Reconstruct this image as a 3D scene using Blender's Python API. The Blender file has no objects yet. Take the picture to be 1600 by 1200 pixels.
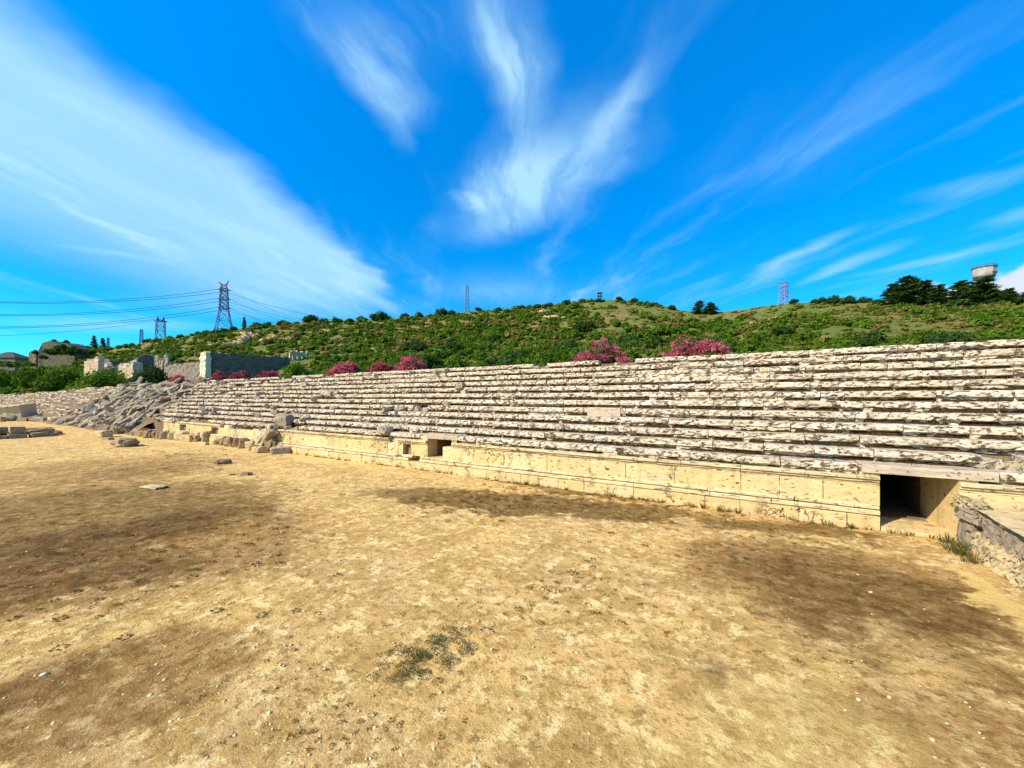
import bpy, math, random
import numpy as np
from mathutils import Vector, Matrix, noise as mnoise
C = bpy.context.scene.collection
R = math.radians
rnd = random.Random(7)
nr = np.random.default_rng(11)

# ------------------------------------------------------------------ camera, light, sky
FPX, YAW, HOR, CAMZ = 640.0, R(32.5), 620.7, 4.2
cam_d = bpy.data.cameras.new("camera"); cam = bpy.data.objects.new("camera", cam_d); C.objects.link(cam)
cam.location = (0, 0, CAMZ); cam.rotation_euler = (R(90), 0, YAW)
cam_d.sensor_width = 36; cam_d.lens = 36 * FPX / 1600; cam_d.shift_y = (HOR - 600) / 1600
cam_d.clip_start = 0.1; cam_d.clip_end = 9000
bpy.context.scene.camera = cam
SUN_EL, SUN_PHI = R(38), R(30)            # phi: from -Y towards -X
sund = Vector((-math.sin(SUN_PHI) * math.cos(SUN_EL), -math.cos(SUN_PHI) * math.cos(SUN_EL), math.sin(SUN_EL)))
sl = bpy.data.lights.new("sun", 'SUN'); sl.energy = 5.0; sl.angle = R(0.5); sl.color = (1.0, 0.86, 0.64)
so = bpy.data.objects.new("sun", sl); C.objects.link(so); so.rotation_euler = sund.to_track_quat('Z', 'Y').to_euler()
vs = bpy.context.scene.view_settings
vs.view_transform = 'Standard'; vs.look = 'None'; vs.exposure = 0.60; vs.gamma = 1
AX = (-math.sin(YAW), math.cos(YAW)); RX = (math.cos(YAW), math.sin(YAW))

def pdir(x, y):
    l = (x - 800) / FPX
    return (AX[0] + RX[0] * l, AX[1] + RX[1] * l, (HOR - y) / FPX)
def at(x, y, r):                           # a point r metres away (horizontally) in a direction
    d = pdir(x, y); k = r / math.hypot(d[0], d[1])
    return Vector((d[0] * k, d[1] * k, CAMZ + d[2] * k))
def at_ground(x, y, z=0.0):
    d = pdir(x, y); k = (z - CAMZ) / d[2]
    return Vector((d[0] * k, d[1] * k, z))
def at_y(x, Y):                            # horizontal position on the line Y = const
    d = pdir(x, HOR); return d[0] / d[1] * Y
def pxm(x, r):                             # pixels per metre at that place
    a = math.atan((x - 800) / FPX); return FPX / (r * math.cos(a))

W = bpy.data.worlds.new("World"); bpy.context.scene.world = W; W.use_nodes = True
def build_sky():
    nt = W.node_tree; N = nt.nodes; L = nt.links
    for n in list(N): N.remove(n)
    out = N.new('ShaderNodeOutputWorld'); bg = N.new('ShaderNodeBackground'); L.new(bg.outputs[0], out.inputs[0])
    sky = N.new('ShaderNodeTexSky'); sky.sky_type = 'NISHITA'; sky.sun_disc = False
    sky.sun_elevation = SUN_EL; sky.sun_rotation = math.atan2(sund.x, sund.y)
    sky.air_density = 1.0; sky.dust_density = 0.3; sky.ozone_density = 2.0
    hs = N.new('ShaderNodeHueSaturation'); hs.inputs['Saturation'].default_value = 1.55; hs.inputs['Value'].default_value = 1.12
    hs.inputs['Hue'].default_value = 0.498
    L.new(sky.outputs[0], hs.inputs['Color'])
    gm = N.new('ShaderNodeMix'); gm.data_type = 'RGBA'; gm.blend_type = 'MULTIPLY'; gm.inputs['Factor'].default_value = 1; L.new(hs.outputs[0], gm.inputs['A']); gm.inputs['B'].default_value = (.12, 1.10, 1.25, 1)
    tc = N.new('ShaderNodeTexCoord')
    sep = N.new('ShaderNodeSeparateXYZ'); L.new(tc.outputs['Generated'], sep.inputs[0])
    def M(op, a, b=None, c=None):
        n = N.new('ShaderNodeMath'); n.operation = op
        for i, v in enumerate((a, b, c)):
            if v is None: continue
            if isinstance(v, (int, float)): n.inputs[i].default_value = v
            else: L.new(v, n.inputs[i])
        return n.outputs[0]
    z = M('MAXIMUM', sep.outputs['Z'], 0.015)
    up = N.new('ShaderNodeMapRange'); up.inputs['From Min'].default_value = .22; up.inputs['From Max'].default_value = .75; up.inputs['To Min'].default_value = 1.0; up.inputs['To Max'].default_value = 1.65; L.new(z, up.inputs['Value'])
    upg = N.new('ShaderNodeMapRange'); upg.inputs['From Min'].default_value = .0; upg.inputs['From Max'].default_value = .32; upg.inputs['To Min'].default_value = .78; upg.inputs['To Max'].default_value = 1.0; L.new(z, upg.inputs['Value'])
    ucol = N.new('ShaderNodeCombineColor'); L.new(up.outputs[0], ucol.inputs[0]); L.new(M('MULTIPLY', up.outputs[0], upg.outputs[0]), ucol.inputs[1]); L.new(up.outputs[0], ucol.inputs[2])
    gu = N.new('ShaderNodeMix'); gu.data_type = 'RGBA'; gu.blend_type = 'MULTIPLY'; gu.inputs['Factor'].default_value = 1; L.new(gm.outputs['Result'], gu.inputs['A']); L.new(ucol.outputs[0], gu.inputs['B'])
    px_, py_ = M('DIVIDE', sep.outputs['X'], z), M('DIVIDE', sep.outputs['Y'], z)
    cb = N.new('ShaderNodeCombineXYZ'); L.new(px_, cb.inputs[0]); L.new(py_, cb.inputs[1])
    def vm(op, a, b):
        n = N.new('ShaderNodeVectorMath'); n.operation = op
        for i, v in enumerate((a, b)):
            if isinstance(v, tuple): n.inputs[i].default_value = v
            else: L.new(v, n.inputs[i])
        return n.outputs[0]
    def noise(vec, scale, detail, rough=0.55, dist=0.0):
        n = N.new('ShaderNodeTexNoise'); n.inputs['Scale'].default_value = scale; n.inputs['Detail'].default_value = detail
        n.inputs['Roughness'].default_value = rough; n.inputs['Distortion'].default_value = dist
        L.new(vec, n.inputs['Vector']); return n
    # cirrus sheet: positions on a plane overhead, gently warped
    w1 = noise(cb.outputs[0], 1.3, 4); w2 = vm('SUBTRACT', w1.outputs['Color'], (.5, .5, .5)); w3 = vm('MULTIPLY', w2, (.42, .42, 0))
    P = vm('ADD', cb.outputs[0], w3)
    def ramp(v, a, b, lo=0.0, hi=1.0):
        n = N.new('ShaderNodeMapRange'); n.interpolation_type = 'SMOOTHSTEP'
        n.inputs['From Min'].default_value = a; n.inputs['From Max'].default_value = b
        n.inputs['To Min'].default_value = lo; n.inputs['To Max'].default_value = hi
        L.new(v, n.inputs['Value']); return n.outputs[0]
    def plane(x, y):
        d = pdir(x, y); return Vector((d[0] / d[2], d[1] / d[2]))
    def mapped(vec, loc, rot, sc):
        n = N.new('ShaderNodeMapping'); n.vector_type = 'TEXTURE'
        n.inputs['Location'].default_value = (loc[0], loc[1], 0); n.inputs['Rotation'].default_value = (0, 0, rot)
        n.inputs['Scale'].default_value = (sc[0], sc[1], 1); L.new(vec, n.inputs['Vector']); return n.outputs[0]
    # fibres run along the wind; one noise stretched along it, one finer
    wa = math.atan2(plane(660, 300).y - plane(500, 20).y, plane(660, 300).x - plane(500, 20).x)
    fib = noise(mapped(P, (0, 0), wa, (1.7, 0.33)), 1.5, 7, 0.6).outputs['Fac']
    soft = noise(mapped(P, (3, 1), wa, (1.4, 0.8)), 1.1, 5, 0.55).outputs['Fac']
    total = None
    def ell(a, b, half, soften, amt, fibre, vec=P, wid=1.12):
        nonlocal total
        p, q = plane(*a), plane(*b); m = (p + q) / 2; d = q - p
        e = mapped(vec, m, math.atan2(d.y, d.x), (d.length / 2 * wid, half))
        n = N.new('ShaderNodeVectorMath'); n.operation = 'LENGTH'; L.new(e, n.inputs[0])
        f = ramp(n.outputs['Value'], 1.0, 1.0 - soften, 0, amt)
        tex = M('MULTIPLY_ADD', ramp(fib, .36, .66), fibre * 1.25, 1.0 - fibre * .95)
        f = M('MULTIPLY', f, M('MAXIMUM', tex, 0.0))
        total = f if total is None else M('ADD', total, f)
    # the broad sheet on the left with a crisp northern edge
    pa, pb = plane(130, 0), plane(610, 430); d = (pb - pa).normalized()
    eb = mapped(P, pa, math.atan2(d.y, d.x), (1, 1)); es = N.new('ShaderNodeSeparateXYZ'); L.new(eb, es.inputs[0])
    edge = M('ADD', es.outputs[1], M('MULTIPLY_ADD', soft, 0.34, -0.17))
    bend = M('MULTIPLY', M('POWER', M('ABSOLUTE', M('SUBTRACT', es.outputs[0], 1.2)), 2.0), 0.045)
    edge = M('SUBTRACT', edge, bend)
    sheet = M('MULTIPLY', ramp(edge, -0.03, 0.26), ramp(edge, 2.9, 0.55))
    sheet = M('MULTIPLY', sheet, ramp(es.outputs[0], 3.8, 2.4))
    total = M('MULTIPLY', sheet, M('MULTIPLY_ADD', fib, 0.45, 0.52))
    # thin wisps everywhere, in long bands
    bands = noise(mapped(P, (1.3, .4), wa + .25, (3.2, .55)), 1.0, 4, .55).outputs['Fac']
    wisps = M('MULTIPLY', ramp(bands, .48, .78, 0, .46), ramp(fib, .34, .68, .15, 1))
    total = M('ADD', total, M('MULTIPLY', wisps, ramp(sep.outputs['Z'], .02, .2)))
    ell((455, -80), (632, 240), 0.085, 1.0, .42, .95)
    ell((540, -80), (640, 200), 0.15, 1.0, .36, .95)
    ell((620, -80), (650, 120), 0.12, 1.0, .25, .95)
    ell((690, -120), (818, 225), 0.17, 1.0, .52, .7)
    ell((760, -140), (815, 200), 0.16, 1.0, .42, .7)
    ell((800, 150), (770, 330), 0.22, 1.0, .45, .7)
    ell((985, 120), (790, 370), 0.40, 1.0, .52, .55)
    ell((940, 200), (720, 395), 0.42, 1.0, .50, .45)
    ell((1060, 50), (900, 250), 0.10, 1.0, .36, .5)
    ell((690, 320), (790, 320), 0.16, 1.0, .45, .6)
    ell((1160, 440), (1345, 345), 0.16, 0.9, .45, .3)
    ell((1230, 450), (1420, 375), 0.16, 0.9, .40, .3)
    ell((1330, 430), (1640, 370), 0.20, 1.0, .32, .3)
    ell((1510, 360), (1700, 305), 0.13, 1.0, .34, .3)
    ell((1390, 310), (1660, 270), 0.18, 1.0, .22, .5)
    ell((1150, 330), (1400, 60), 0.5, 1.0, .10, .8)
    ell((680, 470), (900, 440), 0.9, 1.0, .28, .4)
    ell((40, 515), (330, 500), 0.9, 1.0, .40, .4)
    ell((70, 380), (300, 415), 0.14, 1.0, .22, .3)
    ell((200, 480), (700, 480), 1.2, 1.0, .40, .3)
    total = M('MINIMUM', M('MAXIMUM', total, 0.0), 0.84)
    mx = N.new('ShaderNodeMix'); mx.data_type = 'RGBA'; L.new(total, mx.inputs['Factor'])
    L.new(gu.outputs['Result'], mx.inputs['A']); mx.inputs['B'].default_value = (3.5, 5.9, 7.2, 1)
    # two white cumulus tops above the eastern skyline
    puff = None
    cw = noise(tc.outputs['Generated'], 26, 5); cv = vm('ADD', tc.outputs['Generated'], vm('MULTIPLY', vm('SUBTRACT', cw.outputs['Color'], (.5, .5, .5)), (.05, .05, .05)))
    for (x, y, rr) in ((1600, 438, .035), (1628, 450, .05), (1455, 462, .028), (1490, 472, .03)):
        dd = Vector(pdir(x, y)).normalized(); n = N.new('ShaderNodeVectorMath'); n.operation = 'DISTANCE'; L.new(cv, n.inputs[0]); n.inputs[1].default_value = dd
        f = ramp(n.outputs['Value'], rr, rr * .45)
        puff = f if puff is None else M('MAXIMUM', puff, f)
    mp = N.new('ShaderNodeMix'); mp.data_type = 'RGBA'; L.new(M('MULTIPLY', puff, .9), mp.inputs['Factor'])
    L.new(mx.outputs['Result'], mp.inputs['A']); mp.inputs['B'].default_value = (5.6, 5.7, 6.2, 1)
    L.new(mp.outputs['Result'], bg.inputs['Color']); bg.inputs['Strength'].default_value = 0.100
build_sky()

# ------------------------------------------------------------------ helpers
class MB:
    def __init__(s): s.v = []; s.f = []; s.t = []
    def add(s, vs_, fs, tint=0.5):
        o = len(s.v); s.v.extend(vs_); s.f.extend([tuple(i + o for i in f) for f in fs]); s.t.extend([tint] * len(fs)); return o
    def box(s, x0, x1, y0, y1, z0, z1, tint=.5, j=0.0):
        v = [(x, y, z) for z in (z0, z1) for y in (y0, y1) for x in (x0, x1)]
        if j: v = [tuple(c + rnd.uniform(-j, j) for c in p) for p in v]
        s.add(v, [(0, 2, 3, 1), (4, 5, 7, 6), (0, 1, 5, 4), (2, 6, 7, 3), (0, 4, 6, 2), (1, 3, 7, 5)], tint)
    def bar(s, a, b, w, tint=.5, w2=None):
        a, b = Vector(a), Vector(b); d = (b - a).normalized(); w2 = w if w2 is None else w2
        u = d.orthogonal().normalized(); q = d.cross(u)
        pts = [tuple(c + u * (sx * k) + q * (sy * k)) for c, k in ((a, w / 2), (b, w2 / 2)) for sx, sy in ((-1, -1), (1, -1), (1, 1), (-1, 1))]
        s.add(pts, [(0, 3, 2, 1), (4, 5, 6, 7), (0, 1, 5, 4), (1, 2, 6, 5), (2, 3, 7, 6), (3, 0, 4, 7)], tint)
    def tube(s, pts, rads, n=7, tint=.5):
        rings = []
        for i, p in enumerate(pts):
            p = Vector(p); d = (Vector(pts[min(i + 1, len(pts) - 1)]) - Vector(pts[max(i - 1, 0)])).normalized()
            u = d.cross(Vector((0.31, 0.95, 0.1))).normalized(); q = d.cross(u)
            rings.append([tuple(p + (u * math.cos(k * math.tau / n) + q * math.sin(k * math.tau / n)) * rads[i]) for k in range(n)])
        fs = [(i * n + k, i * n + (k + 1) % n, (i + 1) * n + (k + 1) % n, (i + 1) * n + k) for i in range(len(pts) - 1) for k in range(n)]
        fs += [tuple(range(n))[::-1], tuple(range((len(pts) - 1) * n, len(pts) * n))]
        s.add([v for r_ in rings for v in r_], fs, tint)
    def mesh(s, name, m, smooth=False):
        me = bpy.data.meshes.new(name); me.from_pydata([tuple(v) for v in s.v], [], s.f); me.materials.append(m)
        at_ = me.attributes.new('tint', 'FLOAT', 'FACE'); at_.data.foreach_set('value', np.array(s.t, dtype=np.float32))
        if smooth: me.polygons.foreach_set('use_smooth', [True] * len(me.polygons))
        me.update(); return me
def link(name, me, parent=None, loc=None, rot=None, scale=None):
    o = bpy.data.objects.new(name, me); C.objects.link(o)
    if parent: o.parent = parent
    if loc is not None: o.location = loc
    if rot is not None: o.rotation_euler = rot
    if scale is not None: o.scale = scale
    return o
def tag(o, label=None, cat=None, group=None, kind=None):
    if label: o['label'] = label
    if cat: o['category'] = cat
    if group: o['group'] = group
    if kind: o['kind'] = kind
    return o
def thing(name, label, cat, loc=(0, 0, 0), rot=0, group=None):
    o = link(name, None, loc=loc, rot=(0, 0, rot)); return tag(o, label, cat, group)
def nz(x, y=0.0, z=0.0): return mnoise.noise(Vector((x, y, z)))
def np_mesh(name, v, f, m, tint=None):
    v = np.asarray(v, np.float32); f = np.asarray(f, np.int32); k = f.shape[1]
    me = bpy.data.meshes.new(name); me.vertices.add(len(v)); me.vertices.foreach_set('co', v.ravel())
    me.loops.add(f.size); me.loops.foreach_set('vertex_index', f.ravel())
    me.polygons.add(len(f)); me.polygons.foreach_set('loop_start', np.arange(0, f.size, k, dtype=np.int32))
    me.polygons.foreach_set('loop_total', np.full(len(f), k, np.int32)); me.materials.append(m)
    a = me.attributes.new('tint', 'FLOAT', 'FACE')
    a.data.foreach_set('value', (np.full(len(f), .5) if tint is None else np.asarray(tint)).astype(np.float32))
    me.update(calc_edges=True); return me

# ------------------------------------------------------------------ materials
class Mat:
    def __init__(s, name, rough=0.9, spec=0.2):
        s.m = bpy.data.materials.new(name); s.m.use_nodes = True; s.nt = s.m.node_tree; s.N = s.nt.nodes; s.L = s.nt.links
        s.b = s.N['Principled BSDF']; s.b.inputs['Roughness'].default_value = rough; s.b.inputs['Specular IOR Level'].default_value = spec
        s.geo = s.N.new('ShaderNodeNewGeometry'); s.pos = s.geo.outputs['Position']
    def obj(s):
        n = s.N.new('ShaderNodeTexCoord'); return n.outputs['Object']
    def scale(s, sc, vec=None, loc=(0, 0, 0), rot=(0, 0, 0)):
        n = s.N.new('ShaderNodeMapping'); n.inputs['Scale'].default_value = sc; n.inputs['Location'].default_value = loc
        n.inputs['Rotation'].default_value = rot
        s.L.new(vec if vec is not None else s.pos, n.inputs['Vector']); return n.outputs[0]
    def noise(s, scale, detail=4, rough=.55, vec=None, dist=0):
        n = s.N.new('ShaderNodeTexNoise'); n.inputs['Scale'].default_value = scale; n.inputs['Detail'].default_value = detail
        n.inputs['Roughness'].default_value = rough; n.inputs['Distortion'].default_value = dist
        s.L.new(vec if vec is not None else s.pos, n.inputs['Vector']); return n.outputs['Fac']
    def vor(s, scale, vec=None, out='Distance'):
        n = s.N.new('ShaderNodeTexVoronoi'); n.inputs['Scale'].default_value = scale
        s.L.new(vec if vec is not None else s.pos, n.inputs['Vector']); return n.outputs[out]
    def ramp(s, v, a, b, lo=0., hi=1., smooth=True):
        n = s.N.new('ShaderNodeMapRange'); n.interpolation_type = 'SMOOTHSTEP' if smooth else 'LINEAR'
        for k, x in zip(('From Min', 'From Max', 'To Min', 'To Max'), (a, b, lo, hi)): n.inputs[k].default_value = x
        s.L.new(v, n.inputs['Value']); return n.outputs[0]
    def mix(s, f, a, b, mode='MIX'):
        n = s.N.new('ShaderNodeMix'); n.data_type = 'RGBA'; n.blend_type = mode
        for k, v in (('Factor', f), ('A', a), ('B', b)):
            i = n.inputs[k]
            if k == 'Factor': i = n.inputs[0]
            else: i = [q for q in n.inputs if q.name == k and q.type == 'RGBA'][0]
            if isinstance(v, (int, float)): i.default_value = v
            elif isinstance(v, tuple): i.default_value = (*v, 1) if len(v) == 3 else v
            else: s.L.new(v, i)
        return n.outputs[2]
    def math(s, op, a, b=None):
        n = s.N.new('ShaderNodeMath'); n.operation = op
        for i, v in enumerate((a, b)):
            if v is None: continue
            if isinstance(v, (int, float)): n.inputs[i].default_value = v
            else: s.L.new(v, n.inputs[i])
        return n.outputs[0]
    def attr(s, name='tint'):
        n = s.N.new('ShaderNodeAttribute'); n.attribute_name = name; return n.outputs['Fac']
    def orand(s):
        n = s.N.new('ShaderNodeObjectInfo'); return n.outputs['Random']
    def color(s, c): s.L.new(c, s.b.inputs['Base Color']) if not isinstance(c, tuple) else setattr(s.b.inputs['Base Color'], 'default_value', (*c, 1)); return s
    def bump(s, h, strength=.5, dist=.05):
        n = s.N.new('ShaderNodeBump'); n.inputs['Strength'].default_value = strength; n.inputs['Distance'].default_value = dist
        s.L.new(h, n.inputs['Height']); s.L.new(n.outputs[0], s.b.inputs['Normal']); return s

def stone(name, pale, warm, dark=(.07, .045, .025), pits=.5, grey=(.40, .37, .33), stretch=.45, crack=0.0):
    m = Mat(name, .96, .04)
    st = m.scale((stretch, 1, 1))
    t = m.attr()
    c = m.mix(m.ramp(t, .0, 1.), pale, warm)
    c = m.mix(m.ramp(m.noise(.35, 4), .45, .7, 0, .6), c, warm)
    c = m.mix(m.ramp(m.noise(1.7, 5, .6, st), .50, .72, 0, .7), c, grey)
    c = m.mix(m.ramp(m.noise(7, 6, .65, st), .35, .65, 0, .30), c, (.34, .26, .17))
    big = m.ramp(m.noise(.9, 4, .6), .30, .58)
    p1 = m.ramp(m.noise(11, 6, .7, st), .665 - .07 * pits, .72 - .06 * pits)
    p2 = m.ramp(m.noise(3.1, 7, .72, m.scale((stretch, 1, 1), loc=(4, 7, 2))), .665 - .04 * pits, .71 - .04 * pits)
    d = m.math('MAXIMUM', m.math('MULTIPLY', p1, m.math('MULTIPLY_ADD', big, .6)), p2)
    if crack:
        e = m.math('ABSOLUTE', m.math('SUBTRACT', m.noise(1.1, 6, .62, None, .6), .5))
        d = m.math('MAXIMUM', d, m.math('MULTIPLY', m.ramp(e, .014, .004), m.ramp(m.noise(.45, 3), .48, .6, 0, crack)))
        run = m.ramp(m.noise(1.6, 4, .6, m.scale((1, 1, .16), loc=(3, 2, 8))), .54, .70, 0, .5 * crack)
        c = m.mix(run, c, (.33, .22, .12))
        d = m.math('MAXIMUM', d, m.math('MULTIPLY', m.ramp(m.noise(5, 6, .75, m.scale((.7, 1, 1), loc=(1, 9, 3))), .60, .66), m.ramp(m.noise(.8, 3), .5, .62, 0, crack)))
    dm = m.math('MINIMUM', d, .93)
    c = m.mix(dm, c, dark)
    m.color(c)
    h = m.math('SUBTRACT', m.noise(9, 8, .7, st), m.math('MULTIPLY', d, .5))
    m.bump(h, .7, .06); return m.m
M_SEAT = stone('seat_limestone', (.72, .605, .46), (.66, .52, .365), dark=(.065, .036, .014), pits=2.15, grey=(.48, .40, .30))
M_POD = stone('podium_limestone', (.68, .525, .27), (.66, .46, .19), pits=1.0, grey=(.48, .37, .25), crack=1.0)
M_TRIM = stone('moulded_limestone', (.68, .54, .31), (.66, .49, .23), pits=1.3, grey=(.46, .37, .25), stretch=.25, crack=.9)
M_LINT = stone('lintel_stone', (.52, .42, .30), (.46, .36, .27), pits=1.2, grey=(.32, .27, .22))
M_BLOCK = stone('fallen_limestone', (.52, .43, .30), (.40, .31, .19), pits=1.7, grey=(.30, .25, .18), stretch=1)
M_ROCK = stone('brown_boulder', (.44, .31, .16), (.30, .20, .10), pits=1.6, grey=(.24, .18, .11), stretch=1)
M_PALE = stone('pale_ruin_masonry', (.68, .56, .38), (.58, .45, .28), pits=1.8, grey=(.34, .28, .2), stretch=1)
M_CLIFF = stone('ochre_cliff_rock', (.60, .47, .28), (.54, .38, .2), pits=.6, grey=(.5, .42, .3), stretch=1)
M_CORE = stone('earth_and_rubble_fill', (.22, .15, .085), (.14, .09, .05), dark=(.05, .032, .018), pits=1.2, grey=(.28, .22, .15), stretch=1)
M_DARKRUB = stone('grey_mortared_rubble', (.27, .22, .165), (.20, .16, .11), dark=(.045, .037, .03), pits=1.2, grey=(.26, .22, .18), stretch=1)
M_RUB = stone('ochre_rubble', (.52, .40, .22), (.42, .30, .14), dark=(.05, .035, .018), pits=1.8, grey=(.34, .28, .2), stretch=1)
M_WALL = Mat('dark_coursed_masonry', .95, .1)  # colour darkened to carry shade, as on the tall wall's long face
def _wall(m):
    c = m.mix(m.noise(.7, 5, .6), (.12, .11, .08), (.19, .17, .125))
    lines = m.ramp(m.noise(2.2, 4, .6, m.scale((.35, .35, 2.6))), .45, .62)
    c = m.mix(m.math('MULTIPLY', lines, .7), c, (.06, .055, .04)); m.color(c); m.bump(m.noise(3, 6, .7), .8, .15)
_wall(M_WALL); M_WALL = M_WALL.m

def earth():
    m = Mat('dry_arena_earth', .97, .08); m2 = m
    def P(x, y):
        return at_ground(x, y)
    warp = m.N.new('ShaderNodeTexNoise'); warp.inputs['Scale'].default_value = .55; warp.inputs['Detail'].default_value = 7; warp.inputs['Roughness'].default_value = .68
    m.L.new(m.pos, warp.inputs['Vector'])
    def vmath(op, a, b):
        n = m.N.new('ShaderNodeVectorMath'); n.operation = op
        for i, v in enumerate((a, b)):
            if isinstance(v, tuple): n.inputs[i].default_value = v
            else: m.L.new(v, n.inputs[i])
        return n
    wp = vmath('ADD', m.pos, vmath('MULTIPLY', vmath('SUBTRACT', warp.outputs['Color'], (.5, .5, .5)).outputs[0], (4.4, 4.4, 0)).outputs[0]).outputs[0]
    def patch(a, b, half, amt, soft=.8):
        p, q = P(*a), P(*b); c = (p + q) / 2; d = q - p
        n = m.N.new('ShaderNodeMapping'); n.vector_type = 'TEXTURE'; n.inputs['Location'].default_value = (c.x, c.y, 0)
        n.inputs['Rotation'].default_value = (0, 0, math.atan2(d.y, d.x)); n.inputs['Scale'].default_value = (d.length / 2, half, 50)
        m.L.new(wp, n.inputs['Vector']); l = vmath('LENGTH', n.outputs[0], (0, 0, 0)).outputs['Value']
        return m.ramp(l, 1, 1 - soft, 0, amt)
    base = m.mix(m.ramp(m.noise(.28, 5, .6), .38, .62), (.80, .495, .165), (.66, .41, .160))
    base = m.mix(m.ramp(m.noise(.8, 8, .74), .42, .58, 0, .85), base, (.50, .295, .085))
    base = m.mix(m.ramp(m.noise(2.2, 8, .76), .50, .60, 0, .9), base, (.94, .68, .28))
    base = m.mix(m.ramp(m.noise(5.0, 7, .76), .50, .60, 0, .8), base, (.34, .195, .055))
    # bare worn dirt and trodden dry moss, each with an outline of its own
    dk = None
    for a in (((540, 765), (1200, 818), 2.0, 1.0, .4), ((690, 735), (1100, 795), 1.3, .9, .5), ((1000, 805), (1500, 850), 1.2, .95, .6), ((1060, 880), (1720, 1010), 3.4, .62, .55), ((1300, 880), (1620, 980), 1.3, .8, .8),
              ((1380, 960), (1640, 1100), 1.3, .55, .8), ((-250, 800), (520, 800), 7.5, .85, .5), ((-300, 900), (380, 890), 3.0, .70, .6),
              ((-100, 1180), (260, 960), 1.1, .55, .9), ((120, 730), (330, 745), 5, .45, .8), ((1040, 1060), (1260, 1090), .55, .5, .8)):
        f = patch(*a); dk = f if dk is None else m.math('MAXIMUM', dk, f)
    rag = m.math('MULTIPLY', m.math('SUBTRACT', m.noise(1.7, 10, .8), .5), 2.2)
    dkt = m.math('MULTIPLY', m.ramp(m.math('ADD', dk, m.math('MULTIPLY', rag, m.ramp(dk, 0, .25))), .02, 1.05), .95)
    base = m.mix(dkt, base, (.33, .30, .235), 'MULTIPLY')
    bw = None
    for a in (((-500, 1000), (560, 790), 5.2, 1., .5), ((-300, 1260), (430, 960), 2.2, .9, .5), ((300, 860), (620, 900), 1.2, .4, .8), ((1200, 1200), (1700, 1040), 1.0, .7, .6), ((980, 850), (1760, 980), 3.6, .95, .5), ((-100, 735), (420, 735), 9, .7, .6)):
        f = patch(*a); bw = f if bw is None else m.math('MAXIMUM', bw, f)
    base = m.mix(m.math('MULTIPLY', m.ramp(m.math('ADD', bw, m.math('MULTIPLY', m.math('MULTIPLY', m.math('SUBTRACT', m.noise(1.2, 9, .78), .5), 2.0), m.ramp(bw, 0, .25))), .0, 1.05), .95), base, (.56, .49, .44), 'MULTIPLY')
    yl = None
    for a in (((1480, 870), (1640, 1010), .5, .9, .6), ((900, 1150), (1500, 1150), 1.2, .35, .9), ((420, 700), (640, 745), 1.5, .5, .8), ((150, 672), (520, 715), 2.2, .5, .8)):
        f = patch(*a); yl = f if yl is None else m.math('MAXIMUM', yl, f)
    base = m.mix(m.math('MULTIPLY', yl, .8), base, (.84, .58, .18))
    # dead moss crumbs and pale chips
    mask = m.ramp(m.noise(.5, 4, .6, m.scale((1, 1, 1), loc=(9, 3, 0))), .42, .62, .25, 1)
    crumbs = m.math('MULTIPLY', m.ramp(m.noise(14, 5, .75), .60, .66), mask)
    base = m.mix(m.math('MULTIPLY', crumbs, .8), base, (.10, .072, .03))
    chips = m.ramp(m.noise(22, 3, .6, m.scale((1, 1, 1), loc=(2, 5, 0))), .70, .73)
    base = m.mix(m.math('MULTIPLY', chips, .75), base, (.80, .70, .52))
    grain = m.ramp(m.noise(60, 3, .7), .3, .7, .72, 1.22, False)
    g = m.N.new('ShaderNodeCombineColor'); [m.L.new(grain, g.inputs[i]) for i in range(3)]
    base = m.mix(.8, base, g.outputs[0], 'MULTIPLY')
    m.color(base)
    m.bump(m.math('ADD', m.noise(5, 8, .72), m.math('MULTIPLY', m.noise(28, 6, .75), .5)), .75, .09)
    return m.m
M_EARTH = earth()

def foliage(name, a, b, c=None, rough=.85):
    m = Mat(name, rough, .06)
    t = m.attr(); o = m.orand()
    col = m.mix(o, a, b)
    col = m.mix(m.ramp(t, .0, 1., 0, .75), col, c or b)
    v = m.ramp(m.noise(.9, 4, .6), .3, .7, .65, 1.3, False)
    g = m.N.new('ShaderNodeCombineColor'); [m.L.new(v, g.inputs[i]) for i in range(3)]
    cc = m.mix(1., col, g.outputs[0], 'MULTIPLY'); m.color(cc)
    tr = m.N.new('ShaderNodeBsdfTranslucent'); m.L.new(cc, tr.inputs['Color']); ms = m.N.new('ShaderNodeMixShader'); ms.inputs[0].default_value = .38
    m.L.new(m.b.outputs[0], ms.inputs[1]); m.L.new(tr.outputs[0], ms.inputs[2]); m.L.new(ms.outputs[0], m.N['Material Output'].inputs['Surface']); return m.m
F_SHRUB = foliage('maquis_leaves', (.045, .120, .006), (.085, .165, .010), (.14, .20, .02))
F_DARK = foliage('dark_evergreen_leaves', (.024, .055, .012), (.04, .08, .016), (.06, .105, .02))
F_OLIVE = foliage('olive_scrub_leaves', (.17, .16, .025), (.24, .19, .05), (.28, .24, .06))
F_DRY = foliage('dry_grass', (.22, .16, .05), (.16, .13, .04), (.28, .21, .08))
F_PINE = foliage('pine_needles', (.045, .10, .018), (.065, .12, .022), (.11, .155, .035))
F_FRESH = foliage('fresh_green_leaves', (.07, .16, .01), (.10, .18, .012), (.15, .22, .02))
F_OLEA = foliage('oleander_leaves', (.04, .085, .02), (.05, .09, .025), (.08, .11, .03))
F_PINK = foliage('pink_blossom', (.70, .06, .15), (.62, .05, .13), (.80, .24, .33))
F_DUSK = foliage('dusky_red_blossom', (.36, .035, .075), (.42, .05, .10), (.48, .10, .14))
F_CREAM = foliage('cream_flowers', (.42, .42, .12), (.5, .45, .2), (.65, .6, .35))
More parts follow.
